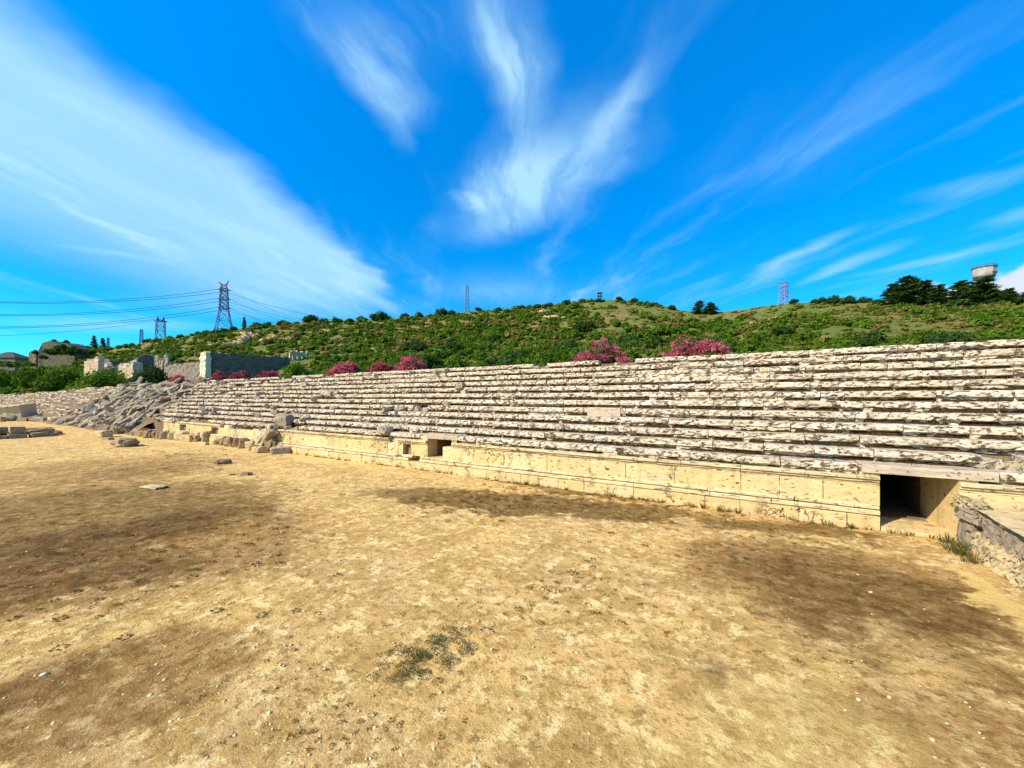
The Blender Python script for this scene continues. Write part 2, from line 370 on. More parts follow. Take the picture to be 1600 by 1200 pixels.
F_WEED = foliage('arena_weed_leaves', (.085, .085, .025), (.11, .10, .03), (.17, .15, .05))
F_CRUST = foliage('withered_weed', (.13, .09, .038), (.17, .12, .05), (.22, .16, .065))
F_MOSS = foliage('dry_dark_moss', (.085, .06, .022), (.12, .085, .03), (.17, .125, .045))
F_BROWN = foliage('brown_withered_stalks', (.07, .045, .018), (.10, .062, .024), (.17, .115, .045))
def plain(name, c, rough=.6, var=.25, sc=3, metal=0):
    m = Mat(name, rough, .3); m.b.inputs['Metallic'].default_value = metal
    d = tuple(x * (1 - var) for x in c); m.color(m.mix(m.ramp(m.noise(sc, 5, .6), .35, .65), c, d)); return m.m
M_STEEL = plain('pylon_steel', (.10, .15, .30), .5)
M_PSTEEL = plain('pale_lattice_steel', (.26, .28, .42), .5)
M_RED = plain('red_white_pylon_paint', (.42, .12, .22), .5)
M_CABLE = plain('cable_aluminium', (.05, .07, .10), .5)
M_CONC = plain('tower_concrete', (.42, .37, .34), .9, .3, .6)
M_CONCD = plain('tower_dark_concrete', (.10, .095, .10), .9, .3, .8)
M_BARK = plain('bark', (.10, .07, .045), .95, .4, 4)
M_ROOF = plain('old_roof', (.06, .055, .055), .9, .3, 1)
M_BIRD = plain('white_feathers', (.8, .8, .8), .7, .1)

# ------------------------------------------------------------------ ground and hill
def axis(segs):
    o = []
    for a, b, n in segs: o += list(np.linspace(a, b, n, endpoint=False))
    return np.array(o + [segs[-1][1]])
gx = axis([(-4000, -400, 12), (-400, -130, 20), (-130, -45, 120), (-45, -14, 110), (-14, 8, 130), (8, 60, 60), (60, 400, 20), (400, 4000, 12)])
gy = axis([(-4000, -400, 12), (-400, -60, 20), (-60, -8, 50), (-8, 18, 150), (18, 30, 20), (30, 400, 24), (400, 4000, 12)])
gz = np.zeros((len(gy), len(gx)))
for j, y in enumerate(gy):
    for i, x in enumerate(gx):
        if -135 < x < 62 and -62 < y < 31:
            gz[j, i] = .05 * nz(x * .25, y * .25) + .018 * nz(x * 1.7, y * 1.7, 3) + .010 * nz(x * 4, y * 4, 8)
XX, YY = np.meshgrid(gx, gy)
def grid_faces(h, w):
    i = np.arange(h * w).reshape(h, w); return np.stack([i[:-1, :-1], i[:-1, 1:], i[1:, 1:], i[1:, :-1]], -1).reshape(-1, 4)
me = np_mesh('ground', np.stack([XX, YY, gz], -1).reshape(-1, 3), grid_faces(*XX.shape), M_EARTH)
me.polygons.foreach_set('use_smooth', [True] * len(me.polygons))
tag(link('ground', me), 'dry sandy arena floor with brown and grey worn patches', 'ground', kind='structure')

RIDGE = [(-900, 590, 420), (-300, 575, 420), (0, 564, 420), (45, 563, 410), (75, 557, 380), (130, 543, 335), (175, 543, 300), (210, 539, 280), (250, 529, 250), (300, 522, 235),
         (350, 517, 220), (400, 509, 205), (450, 504, 195), (500, 502, 185), (600, 498, 170), (650, 495, 162), (730, 487, 155), (800, 481, 150), (850, 477, 148), (900, 471, 145),
         (960, 468, 142), (1000, 471, 140), (1030, 476, 138), (1065, 485, 135), (1100, 488, 132), (1135, 487, 130), (1180, 481, 126), (1230, 475, 122), (1300, 471, 118),
         (1380, 471, 114), (1480, 473, 110), (1600, 473, 105), (1800, 478, 100), (2400, 490, 100)]
ra = np.array([math.atan((x - 800) / FPX) - YAW for x, y, r in RIDGE]); rr = np.array([r for x, y, r in RIDGE], float)
rz = np.array([CAMZ + (HOR - y) / FPX * r * math.cos(math.atan((x - 800) / FPX)) for x, y, r in RIDGE])
FOOT_Z = 4.6
def foot_r(a): return np.minimum(26.2 / np.maximum(np.cos(a), .09), 255.)
def hill(a, r):
    a = np.asarray(a, float); r = np.asarray(r, float)
    rf, rR, zR = foot_r(a), np.interp(a, ra, rr), np.interp(a, ra, rz)
    t = (r - rf) / (rR - rf); tc = np.clip(t, 0, 1)
    z = FOOT_Z + (zR - FOOT_Z) * tc ** 1.5
    return np.where(t > 1, zR - .010 * (r - rR), z)
def hill_lumps(x, y): return 1.0 * nz(x * .06, y * .06) + .7 * nz(x * .17, y * .17, 5) + .4 * nz(x * .5, y * .5, 9)
def hill_at(a, r):
    rf, rR = float(foot_r(a)), float(np.interp(a, ra, rr)); t = (r - rf) / (rR - rf); n = hill_lumps(r * math.sin(a), r * math.cos(a))
    return float(hill(a, r)) + n * (math.sin(math.pi * min(max(t, 0), 1)) ** .7 + (.22 if t >= .97 else 0))
az = np.concatenate([np.linspace(R(-105), R(-90), 10, endpoint=False), np.linspace(R(-90), R(25), 330, endpoint=False), np.linspace(R(25), R(70), 40)])
tt = np.concatenate([np.linspace(-.06, 1.02, 110, endpoint=False), np.linspace(1.02, 2.6, 26)])
hv = []; 
for t in tt:
    rf = foot_r(az); r = rf + t * (np.interp(az, ra, rr) - rf); z = hill(az, r)
    x, y = r * np.sin(az), r * np.cos(az)
    amp = math.sin(math.pi * min(max(t, 0), 1)) ** .7
    n = np.array([hill_lumps(p, q) for p, q in zip(x, y)])
    z = z + n * amp + (.22 * n if t >= .97 else 0)
    if t < 0: z = z - 6
    hv.append(np.stack([x, y, z], -1))
hv = np.stack(hv)
def hill_mat():
    m = Mat('hillside_earth_and_grass', .97, .05)
    c = m.mix(m.ramp(m.noise(.05, 5, .65), .40, .60), (.13, .18, .028), (.24, .19, .06))
    c = m.mix(m.ramp(m.noise(.25, 6, .7), .48, .64, 0, .8), c, (.15, .15, .045))
    c = m.mix(m.ramp(m.noise(.6, 7, .75), .60, .68, 0, .85), c, (.46, .34, .18))
    c = m.mix(m.ramp(m.noise(1.6, 6, .7), .50, .64, 0, .75), c, (.07, .065, .02))
    m.color(c); m.bump(m.noise(.9, 8, .75), 1., .6); return m.m
me = np_mesh('hillside', hv.reshape(-1, 3), grid_faces(len(tt), len(az)), hill_mat())
tag(link('hillside', me), 'scrub covered hill rising behind the stone tiers', 'hillside', kind='structure')
def hill_pt(x, r, dz=0.0):                 # ground point of the hill in direction of column x
    a = math.atan((x - 800) / FPX) - YAW
    return Vector((r * math.sin(a), r * math.cos(a), hill_at(a, r) + dz))
def ridge_r(x): return float(np.interp(math.atan((x - 800) / FPX) - YAW, ra, rr))

# ------------------------------------------------------------------ the stone stand
D1, PITCH, RISE, Z1, NROW = 17.3, .60, .40, 2.05, 12
XL, XR = -58.0, 26.0
def profile_block(mb, x0, x1, y0, zt, prof, tint, seg=.28, amp=.012, chip=.0, nose=(), seed=0, tilt=0.0, dz=0.0):
    n = max(2, int((x1 - x0) / seg) + 1); k = len(prof); vs_ = []
    xm = (x0 + x1) / 2
    for i in range(n):
        x = x0 + (x1 - x0) * i / (n - 1); end = min(i, n - 1 - i)
        for j, (py, pz) in enumerate(prof):
            y, z = y0 + py, zt + pz
            a = nz(x * .9, seed, xm) * amp * 1.6 + nz(x * 5, y * 5, z * 5) * amp + rnd.uniform(-amp, amp) * .7
            b = nz(x * .8 + 50, seed, xm) * amp * .9 + nz(x * 6 + 9, y * 5, z * 5) * amp * .8 + rnd.uniform(-amp, amp) * .5
            xx = x + rnd.uniform(-1, 1) * amp * .8
            if j in nose and chip:
                c = max(0., nz(x * 1.4, seed * 3.1, z) + .05) * chip + (chip * .8 * rnd.random() ** 2.2 if end == 0 else 0)
                if rnd.random() < .10: c += chip * rnd.uniform(.2, 1.0)
                y += c; 
                if j == nose[0] or (len(nose) > 3 and j == nose[1]) or j == nose[-1]: z += (-c if j == nose[-1] else c) * .45
            vs_.append((xx, y + a + (x - xm) * tilt * .3, z + b + dz + (x - xm) * tilt))
    fs = [(i * k + j, (i + 1) * k + j, (i + 1) * k + (j + 1) % k, i * k + (j + 1) % k) for i in range(n - 1) for j in range(k)]
    fs += [tuple(range(k)), tuple(range((n - 1) * k, n * k))[::-1]]
    mb.add(vs_, fs, tint)
# order: from the foot of the riser up over the nosing to the tread
def seat_prof(rec):
    return [(rec + .01, -.41), (rec, -.275), (.06, -.255), (.0, -.23), (-.008, -.13), (.0, -.035), (.035, .0), (.32, .004), (.80, .0), (.80, -.41)]
stand = thing('stadium_stand', 'long sunlit ruined stone seating stand of twelve tiers above a yellow podium wall', 'stone stand', (0, 0, 0))
def row_extent(i):                          # the tiers break off raggedly at the far end
    return XL - .55 * i + 1.2 * nz(i * 1.7, 4)
recess_spots = []; lumps = []
def seat_row(i, x0, x1, parent, gap=.02, miss=.012, ruin=0.0):
    mb = MB(); y0, zt = D1 + (i - 1) * PITCH, Z1 + (i - 1) * RISE
    x = x0; 
    while x < x1:
        L = rnd.choice((.7, .9, 1.2, 1.5, 1.8, 2.2, 2.6)) * rnd.uniform(.85, 1.15); e = min(x + L, x1)
        far = max(0., (-x - 22) / 40.) + ruin
        p_miss = miss + .05 * far + (.06 * far if i <= 3 else 0) + (.09 if i == 12 and x < -8 else 0) + (.2 if i == 1 and x < -24 else 0)
        if i == 12 and -10.9 < x < -8.2: p_miss = 1
        if i in (10, 11) and nz(x * .13, i * 5.) > .52: p_miss = .5
        if x < 3.0 < e and i == 1: e = 2.5
        if i == 1 and 2.4 <= x < 5.4: x = 5.45; continue
        if i == 1 and x < -17.1 and e > -17.1: e = -17.1
        if i == 1 and -17.2 <= x < -14.6: x = -14.55; continue
        smooth_ = -9 < x < 1.5 and nz(x * .3, i * .8) > -.25
        if rnd.random() > p_miss:
            worn = max(0, nz(x * .11, i * .9, 2.2)) + far * .5
            rec = rnd.uniform(.13, .21) if rnd.random() > (.55 if smooth_ else .2) else rnd.uniform(.04, .12)
            
            profile_block(mb, x + rnd.uniform(.003, gap), e - rnd.uniform(.003, gap), y0 + rnd.uniform(-.015, .03) + (rnd.uniform(0, .10) if rnd.random() < .12 else 0),
                          zt + rnd.uniform(-.015, .012), seat_prof(rec), rnd.random(), seg=.15 if -22 < x < 9 else .28, amp=.011 + .018 * min(worn, 1), chip=.06 + .13 * worn, nose=(2, 3, 4, 5, 6),
                          seed=i * 7.3 + x, tilt=rnd.gauss(0, .006 + .02 * far), dz=-abs(rnd.gauss(0, .03 * far)))
            recess_spots.append((x, e, y0, zt, rec))
        else:
            for q in range(rnd.randint(1, 3)): lumps.append((rnd.uniform(x, e), y0 + rnd.uniform(.25, .45), zt - .30, rnd.uniform(.14, .3)))
            if mb.v and x > -44: link('seat_row', mb.mesh('seat_row', M_SEAT), parent); mb = MB()
        x = e
    me_ = mb.mesh('seat_row', M_SEAT); return link('seat_row', me_, parent)
for i in range(1, NROW + 1): seat_row(i, row_extent(i), XR, stand)
# stepped earth and rubble fill under the blocks (with the slope behind the top tier)
def core(x0, x1, parent, seed=0, drop=0.0):
    mb = MB(); xs = np.array(sorted(list(np.arange(x0, x1 + .01, .7)) + [2.5, 5.1, -17.1, -14.6])); prof = []
    for i in range(1, NROW + 1):
        y0, zt = D1 + (i - 1) * PITCH, Z1 + (i - 1) * RISE
        prof += [(y0 + .24, zt - .40 if i > 1 else .2), (y0 + .26, zt - .20), (y0 + .24 + PITCH - .02, zt - .20)]
    yb = D1 + NROW * PITCH; zb = Z1 + (NROW - 1) * RISE
    prof += [(yb + .6, zb - .35), (yb + 1.6, zb - 1.1), (yb + 3.4, FOOT_Z - .6), (yb + 4.4, -1)]
    k = len(prof); v = []
    for x in xs:
        for (y, z) in prof:
            v.append((x, y + .06 * nz(x * .9, y * 2, z * 2 + seed), z + .07 * nz(x * .8, y * 1.7 + 9, seed) - drop))
    f = [(i * k + j, (i + 1) * k + j, (i + 1) * k + j + 1, i * k + j + 1) for i in range(len(xs) - 1) for j in range(k - 1)
         if not (j == 0 and (2.4 < (xs[i] + xs[i + 1]) / 2 < 5.1 or -17.2 < (xs[i] + xs[i + 1]) / 2 < -14.5))]
    mb.add(v, f); mb.add(v[:k], [tuple(range(k))]); mb.add(v[-k:], [tuple(range(k))[::-1]])
    link('earth_fill', mb.mesh('earth_fill', M_CORE), parent)
core(-63.5, XR, stand)
# podium: plinth, two mouldings, upright slabs, cornice.  (name, material, z0, z1, front y, profile lip, block lengths, breaks)
DOOR = (2.86, 4.62); HOLE = (-16.75, -14.95)
def course(name, m, z0, z1, y, lens, skips, prof=None, chip=.015, amp=.006, x0=XL + 2, x1=XR, parent=stand, wear=0.0):
    mb = MB(); h = z1 - z0
    prof = prof or [(.0, -h), (.0, -h * .6), (.0, -h * .25), (.0, -.015), (.015, 0), (.55, 0), (.55, -h)]
    cuts = sorted(skips); x = x0
    while x < x1 - .05:
        sk = [s_ for s_ in cuts if s_[0] <= x + 1e-6 < s_[1]]
        if sk:
            if mb.v: link(name, mb.mesh(name, m), parent); mb = MB()
            x = sk[0][1]; continue
        e = min(x + rnd.choice(lens) * rnd.uniform(.85, 1.15), x1)
        for s_ in cuts:
            if x < s_[0] < e: e = s_[0]
        if e - x > .06 and rnd.random() > wear * max(0., min(1., (-x - 30) / 25.)):
            profile_block(mb, x + .006, e - rnd.uniform(.006, .024), y + rnd.uniform(-.010, .014), z1 + rnd.uniform(-.006, .004), prof, rnd.random(), seg=.3, amp=amp, chip=chip, nose=(1, 2, 3), seed=z0 * 9)
        x = e
    return link(name, mb.mesh(name, m), parent)
course('plinth', M_POD, -.3, .43, D1 - .25, (1.0, 1.3, 1.7), [(DOOR[0], 4.75)], chip=.02)
course('base_moulding', M_TRIM, .432, .60, D1 - .16, (1.6, 2.1, 2.6), [(DOOR[0], 4.75), (-18.2, -17.3)],
       [(.07, -.17), (.07, -.145), (.0, -.135), (.0, -.07), (.01, -.02), (.03, 0), (.5, 0), (.5, -.17)])
course('base_moulding', M_TRIM, .602, .76, D1 - .12, (1.6, 2.1, 2.6), [(DOOR[0], 4.75), (-17.9, -17.3)],
       [(.08, -.155), (.08, -.125), (.0, -.115), (.0, -.06), (.03, -.03), (.05, 0), (.45, 0), (.45, -.155)])
course('wall_slab', M_POD, .762, 1.42, D1 - .05, (1.3, 1.7, 2.2), [(DOOR[0], DOOR[1]), (HOLE[0], HOLE[1] - .65), (-18.75, -18.1)], chip=.012, wear=.25)
course('cornice', M_TRIM, 1.422, 1.70, D1 - .19, (1.4, 1.9, 2.4), [(DOOR[0], DOOR[1]), (HOLE[0], HOLE[1] + .1), (-19.9, -19.2), (-40, -33)],
       [(.13, -.275), (.12, -.22), (.06, -.19), (.06, -.15), (.09, -.14), (.09, -.125), (.0, -.105), (.0, -.02), (.02, 0), (.6, 0), (.6, -.275)], chip=.04, wear=.4)
# worn blocks behind the cornice so that row one stands on something
course('backing_course', M_SEAT, 1.36, 1.655, D1 + .10, (1.2, 1.6), [(2.4, 5.4), (-17.2, -14.5)], chip=.04, wear=.2)
mb = MB(); profile_block(mb, 2.42, 5.40, D1 - .12, 2.06, [(.0, -.274), (.0, -.2), (.0, -.08), (.01, -.02), (.03, 0), (.7, .0), (.7, -.274)], .4, amp=.005, chip=.02, nose=(1, 2, 3))
link('lintel', mb.mesh('lintel', M_LINT), stand)
mb = MB(); profile_block(mb, -17.15, -14.55, D1 - .02, 2.10, [(.0, -.27), (.0, -.15), (.0, -.06), (.01, -.02), (.03, 0), (.7, .0), (.7, -.27)], .8, amp=.01, chip=.03, nose=(1, 2, 3))
link('lintel', mb.mesh('lintel', M_LINT), stand)
def passage(x0, x1, z0, z1, skew, depth, thr):
    mb = MB(); ya, yb = D1 + .30, D1 + depth
    mb.box(x0 - .5, x0, D1 - .045, yb, z0 - .2, z1 - .002, .5, .006)
    xa, xb = x1, x1 - skew
    v = [(xa, D1 - .04, z0 - .2), (xb, D1 + 2.1, z0 - .2), (xb, D1 + 2.1, z1 - .004), (xa, D1 - .04, z1 - .004), (xa + .4, D1 - .04, z0 - .2), (xa + .4, yb, z0 - .2), (xa + .4, yb, z1 - .004), (xa + .4, D1 - .04, z1 - .004)]
    mb.add(v, [(0, 1, 2, 3), (1, 5, 6, 2), (4, 0, 3, 7), (3, 2, 6, 7)], .6)
    mb.box(x0 - .5, x1 + .5, D1 + .62, yb, z1 - .001, z1 + .28, .4, .004)
    mb.box(x0 - .5, x1 + .5, yb, yb + .3, z0, z1, .5)
    mb.box(x0 + .004, x1 + .3, thr, yb, z0 - .45, z0, .5, .012)
    link('passage', mb.mesh('passage', M_POD), stand)
    md = MB(); md.box(x0 + .001, x0 + .06, D1 + .75, yb, z0 + .004, z1 - .006, .5, .0); md.box(x1 - skew - .02, x1 + .5, D1 + 2.105, yb - .02, z0 + .004, z1 - .006); md.box(x0 + .07, x1 - skew - .03, yb - .35, yb - .02, z0 + .004, z1 - .006); md.box(x0 + .07, x1 - skew - .03, D1 + 1.2, yb - .36, z0 + .003, z0 + .03)  # dark lining added so its colour gives the interior deep shade
    link('passage_shade_lining', md.mesh('passage_shade_lining', M_CORE), stand)
passage(DOOR[0], DOOR[1], .13, 1.785, .34, 9.0, D1 - .22)
passage(HOLE[0], HOLE[1], .762, 1.83, .1, 3.5, D1 - .05)

# dry dirt darkened to paint the nosings' shade, and withered weeds in the joints
def recess_dirt_shade():
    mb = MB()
    for (x0, x1, y0, zt, rec) in recess_spots:
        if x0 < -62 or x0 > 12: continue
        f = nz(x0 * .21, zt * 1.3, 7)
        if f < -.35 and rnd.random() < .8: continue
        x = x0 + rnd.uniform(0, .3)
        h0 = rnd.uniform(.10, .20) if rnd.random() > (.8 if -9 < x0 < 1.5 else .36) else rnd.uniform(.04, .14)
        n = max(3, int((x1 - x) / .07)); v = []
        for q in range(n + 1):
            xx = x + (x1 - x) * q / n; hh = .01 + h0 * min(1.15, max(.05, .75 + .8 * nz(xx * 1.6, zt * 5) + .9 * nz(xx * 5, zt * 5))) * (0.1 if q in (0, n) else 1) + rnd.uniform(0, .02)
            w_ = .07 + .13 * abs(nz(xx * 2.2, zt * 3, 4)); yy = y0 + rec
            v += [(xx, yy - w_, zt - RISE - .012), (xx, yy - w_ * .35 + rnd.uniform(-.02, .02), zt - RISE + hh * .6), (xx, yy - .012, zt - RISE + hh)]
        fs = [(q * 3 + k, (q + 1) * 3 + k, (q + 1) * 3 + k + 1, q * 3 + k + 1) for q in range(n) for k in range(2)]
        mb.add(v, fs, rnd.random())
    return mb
mdirt_shade = Mat('shade_dark_crevice_dirt', .98, .02)  # dark tone also paints the shade below the nosings
mdirt_shade.color(mdirt_shade.mix(mdirt_shade.ramp(mdirt_shade.noise(9, 6, .7), .4, .65), (.032, .020, .009), (.075, .046, .02))); mdirt_shade.bump(mdirt_shade.noise(25, 5, .7), 1, .04)
tag(link('crevice_dirt_shade', recess_dirt_shade().mesh('crevice_dirt_shade', mdirt_shade.m)), 'dark dirt along the steps of the tiers, with nosing shade painted in', 'dirt', kind='stuff')
def blades(spots, hmin, hmax, wid, seedtint=None):
    V, F, T = [], [], []
    for (x, y, z, n, spread, hs) in spots:
        for q in range(n):
            a = rnd.uniform(0, math.tau); b = rnd.uniform(0, spread); lean = rnd.uniform(.1, .7); h = rnd.uniform(hmin, hmax) * hs
            px_, py_ = x + b * math.cos(a), y + b * math.sin(a); w = wid * rnd.uniform(.6, 1.3); u = (-math.sin(a * 3), math.cos(a * 3))
            tx, ty = px_ + math.cos(a) * lean * h, py_ + math.sin(a) * lean * h; o = len(V)
            V += [(px_ - u[0] * w, py_ - u[1] * w, z), (px_ + u[0] * w, py_ + u[1] * w, z), (tx + u[0] * w * .25, ty + u[1] * w * .25, z + h), (tx - u[0] * w * .25, ty - u[1] * w * .25, z + h)]
            F.append((o, o + 1, o + 2, o + 3)); T.append(rnd.random())
    return V, F, T
sp = []
for (x0, x1, y0, zt, rec) in recess_spots:
    if -60 < x0 < 12:
        for q in range(rnd.choice((0, 0, 1, 1, 2, 3))): sp.append((rnd.uniform(x0, x1), y0 + rec - .06, zt - RISE - .01, rnd.randint(10, 34), rnd.uniform(.08, .4), rnd.uniform(.7, 1.3)))
V, F, T = blades(sp, .07, .22, .012)
tag(link('withered_grass', np_mesh('withered_grass', V, F, F_BROWN, T)), 'brown withered grass growing in the joints of the tiers', 'dry grass', kind='stuff')
sp = []
for q in range(330):
    x = rnd.uniform(-56, 4.4); g = nz(x * .35, 3.3)
    if g < -.1 and rnd.random() < .8: continue
    sp.append((x, D1 - .27 - abs(rnd.gauss(0, .07)), -.01, rnd.randint(8, 26), rnd.uniform(.05, .22), rnd.uniform(.5, 1.3)))
for (x, y) in ((1500, 862), (1510, 868), (1516, 858), (1528, 880), (1492, 850)):
    p = at_ground(x, y); sp.append((p.x - .1, p.y, 0, 60, .22, 1.5))
V, F, T = blades(sp, .06, .2, .011)
tag(link('wall_foot_weeds', np_mesh('wall_foot_weeds', V, F, F_WEED, T)), 'low weeds sprouting along the foot of the podium wall', 'weeds', kind='stuff')

# ------------------------------------------------------------------ rocks
def ico(sub):
    import bmesh
    bm = bmesh.new(); bmesh.ops.create_icosphere(bm, subdivisions=sub, radius=1); bm.verts.ensure_lookup_table()
    v = np.array([x.co[:] for x in bm.verts]); f = np.array([[q.index for q in p.verts] for p in bm.faces]); bm.free(); return v, f
ICO1, ICO2, ICO3, ICO4, ICOR = ico(1), ico(2), ico(3), ico(5), ico(4)
def rock_mesh(name, m, seed, box=.6, rough=.16):
    v, f = ICOR; out = []
    for p in v:
        q = np.sign(p) * np.abs(p) ** (1 - box * .82)              # towards a worn block
        q = q / max(1., np.linalg.norm(q) * .72)
        n = rough * (nz(p[0] * 1.3 + seed * 9, p[1] * 1.3, p[2] * 1.3) * 1.2 + .5 * nz(p[0] * 3.5, p[1] * 3.5 + seed * 5, p[2] * 3.5) + .35 * nz(p[0] * 8, p[1] * 8 + seed * 5, p[2] * 8) + .2 * nz(p[0] * 17, p[1] * 17 + seed, p[2] * 17))
        k_ = mnoise.voronoi(Vector((p[0] * 1.6 + seed, p[1] * 1.6, p[2] * 1.6)))[0]; out.append(q * (1 + n - rough * .9 * max(0, k_[0] - .35)))
    return np_mesh(name, out, f, m, nr.random(len(f)) * .15 + rnd.random() * .8)
BLK = [rock_mesh('stone_block', M_BLOCK, s_, .92, .17) for s_ in range(8)]
RCK = [rock_mesh('boulder', M_ROCK, s_ + 20, .45, .38) for s_ in range(6)]
PALEBLK = [rock_mesh('stone_block', M_POD, s_ + 40, .9, .16) for s_ in range(3)]

# tumbled part of the stand, beyond the standing tiers
heap = MB()
def slope_z(x, y):                           # the slumped bank
    t = (y - 15.6) / 9.0
    top = 5.9 if x > -92 else 5.9 - 1.5 * min(1, max(0, (-x - 110) / 130.))
    return max(-.3, min(1, t) * top + .45 * nz(x * .22, y * .3) + .25 * nz(x * .7, y * .7, 3))
xs = np.concatenate([np.arange(-290, -130, 2.), np.arange(-130, -58.9, .9)]); ys = np.arange(14.6, 31, .8); v = []
for x in xs:
    for y in ys:
        z = slope_z(x, y) if y < 25.5 else slope_z(x, 25.5) - (y - 25.5) * .35
        v.append((x + rnd.uniform(-.2, .2), y + rnd.uniform(-.2, .2), z + rnd.uniform(-.08, .08)))
ng = len(ys); heap.add(v, [(i * ng + j, (i + 1) * ng + j, (i + 1) * ng + j + 1, i * ng + j + 1) for i in range(len(xs) - 1) for j in range(ng - 1)])
tag(link('collapsed_bank', heap.mesh('collapsed_bank', M_CORE)), 'slumped earth bank carrying the tumbled seat blocks', 'earth bank', kind='structure')
G_T = 'seat blocks tumbled down the collapsed bank'
k = 0; tries = 0
while k < 296 and tries < 4000:
    tries += 1
    x = rnd.uniform(-97, -59.5); y = rnd.uniform(16.0, 25.4)
    if x > -62 - .5 * (y - 17.3): continue
    L, Wd, H = rnd.uniform(.5, 1.45), rnd.uniform(.22, .48), rnd.uniform(.10, .24)
    o = link('fallen_seat_block', BLK[k % 8], loc=(x, y, slope_z(x, y) + rnd.uniform(-.02, .45)))
    o.scale = (L, Wd, H); o.rotation_euler = (rnd.gauss(0, .28), -R(25) + rnd.gauss(0, .32), R(90) + rnd.gauss(0, .85))
    tag(o, 'grey seat block tumbled on the collapsed bank left of the standing tiers', 'stone block', G_T); k += 1
# the far, half buried tiers near the frame's left edge
far = thing('ruined_far_stand', 'low ruined tiers of the far end beyond the tumbled blocks', 'stone stand')
for i in range(1, 12):
    mb = MB(); x = -285.
    while x < -95 + nz(i * 3.1) * 3:
        L = rnd.uniform(1.5, 3.8); y = 16.6 + i * .78; z = slope_z(x + L / 2, y) + .30
        if rnd.random() < .8:
            profile_block(mb, x, x + L - .1, y + rnd.uniform(-.15, .15), z, [(.12, -.5), (.1, -.25), (.0, -.2), (.0, -.03), (.05, 0), (.85, 0), (.85, -.5)], rnd.random(), seg=.8, amp=.03, chip=.12, nose=(2, 3, 4), seed=i, tilt=rnd.gauss(0, .03))
        x += L
    link('seat_row', mb.mesh('seat_row', M_SEAT), far)
mb = MB()
x = -104.
while x < -59:
    L = rnd.uniform(1., 2.6)
    if rnd.random() < .72: profile_block(mb, x, x + L - .05, 16.4 + rnd.uniform(-.15, .2), rnd.uniform(.55, 1.15), [(0, -1.4), (0, -.6), (0, -.05), (.05, 0), (.7, 0), (.7, -1.4)], rnd.random(), seg=.4, amp=.02, chip=.05, nose=(1, 2, 3))
    x += L
link('podium_wall', mb.mesh('podium_wall', M_POD), far)

# stones lying along the foot of the podium and out on the field: (px, py of the foot, width px, height px, mesh set, label)
def stone_at(x, y, w, h, src, label, rot=None, dep=None, tilt=(0, 0), name='fallen_stone', group=None, cat='stone', sink=.15, up=0.0):
    p = at_ground(x, y); depth = p.x * AX[0] + p.y * AX[1]; k_ = FPX / depth
    w *= 1.2; h *= 1.25; W_, H_ = w / k_, h / k_; D_ = dep or W_ * .7
    o = link(name, src, loc=(p.x, p.y, H_ * (.5 - sink) + up), scale=(W_ / 2 * .95, D_ / 2, H_ / 2 * 1.1))
    o.rotation_euler = (tilt[0], tilt[1], YAW + rnd.uniform(-.5, .5) if rot is None else rot)
    tag(o, label, cat, group); return o
stone_at(195, 697, 27, 11, RCK[0], 'dark squarish boulder alone on the sandy field with its shadow beside it', dep=1.5)
stone_at(163, 683, 20, 9, PALEBLK[0], 'pale yellow squared block lying flat at the edge of the field', dep=1.0)
stone_at(168, 687, 16, 3, BLK[1], 'thin flat slab just in front of the pale squared block', dep=.6)
stone_at(180, 678, 9, 11, RCK[1], 'upright brown block between two low slabs')
stone_at(196, 676, 20, 6, BLK[2], 'low slab propped behind the upright brown block', dep=.8)
stone_at(208, 672, 14, 8, RCK[2], 'small dark stone behind the propped low slab')
stone_at(348, 724, 17, 6, RCK[3], 'flat dark stone lying alone in the field', dep=.6)
stone_at(384, 742, 14, 4, RCK[4], 'thin dark flat stone sunk in the field near the centre left', dep=.35)
stone_at(362, 742, 9, 2, RCK[4], 'sliver of dark stone beside the sunk flat stone', dep=.2)
stone_at(240, 762, 36, 3, PALEBLK[1], 'long pale flat slab nearly flush with the sand', dep=.5)
stone_at(330, 690, 17, 14, RCK[5], 'large dark rounded boulder against the podium, right of a row of smaller stones', dep=1.3)
stone_at(317, 688, 13, 12, RCK[1], 'dark rounded boulder leaning on the largest boulder at the podium foot')
stone_at(319, 695, 12, 4, PALEBLK[2], 'flat pale chip lying in front of the largest boulder', dep=.4)
def leaning(x0, y0, x1, y1, Y, w, th, src, name, label, cat):
    a = at_ground(x0, y0); X = at_y(x1, Y); dep = X * AX[0] + Y * AX[1]; b = Vector((X, Y, CAMZ + (HOR - y1) / FPX * dep)); d = b - a
    o = link(name, src, loc=(a + b) / 2, scale=(d.length / 2 * 1.05, w, th)); o.rotation_euler = d.to_track_quat('X', 'Z').to_euler(); return tag(o, label, cat)
leaning(397, 698, 424, 670, 16.95, .30, .26, BLK[3], 'leaning_shaft', 'long slender grey shaft leaning diagonally against the podium wall', 'stone shaft')
leaning(416, 700, 428, 674, 16.9, .5, .3, BLK[4], 'leaning_slab', 'broad grey slab leaning upright beside the slender shaft', 'stone slab')
stone_at(426, 704, 20, 17, RCK[2], 'large round grey boulder heaped below the leaning slab')
stone_at(413, 699, 20, 14, RCK[0], 'rough boulder wedged under the leaning shaft')
stone_at(440, 708, 26, 9, BLK[5], 'flat low grey block at the right end of the boulder heap', dep=1.0)
stone_at(444, 700, 17, 12, RCK[3], 'brown boulder behind the flat block at the right end of the heap')
stone_at(405, 707, 17, 8, PALEBLK[0], 'pale flat stone at the front of the boulder heap', dep=.7)
stone_at(397, 704, 12, 8, RCK[4], 'small brown stone at the left end of the boulder heap')
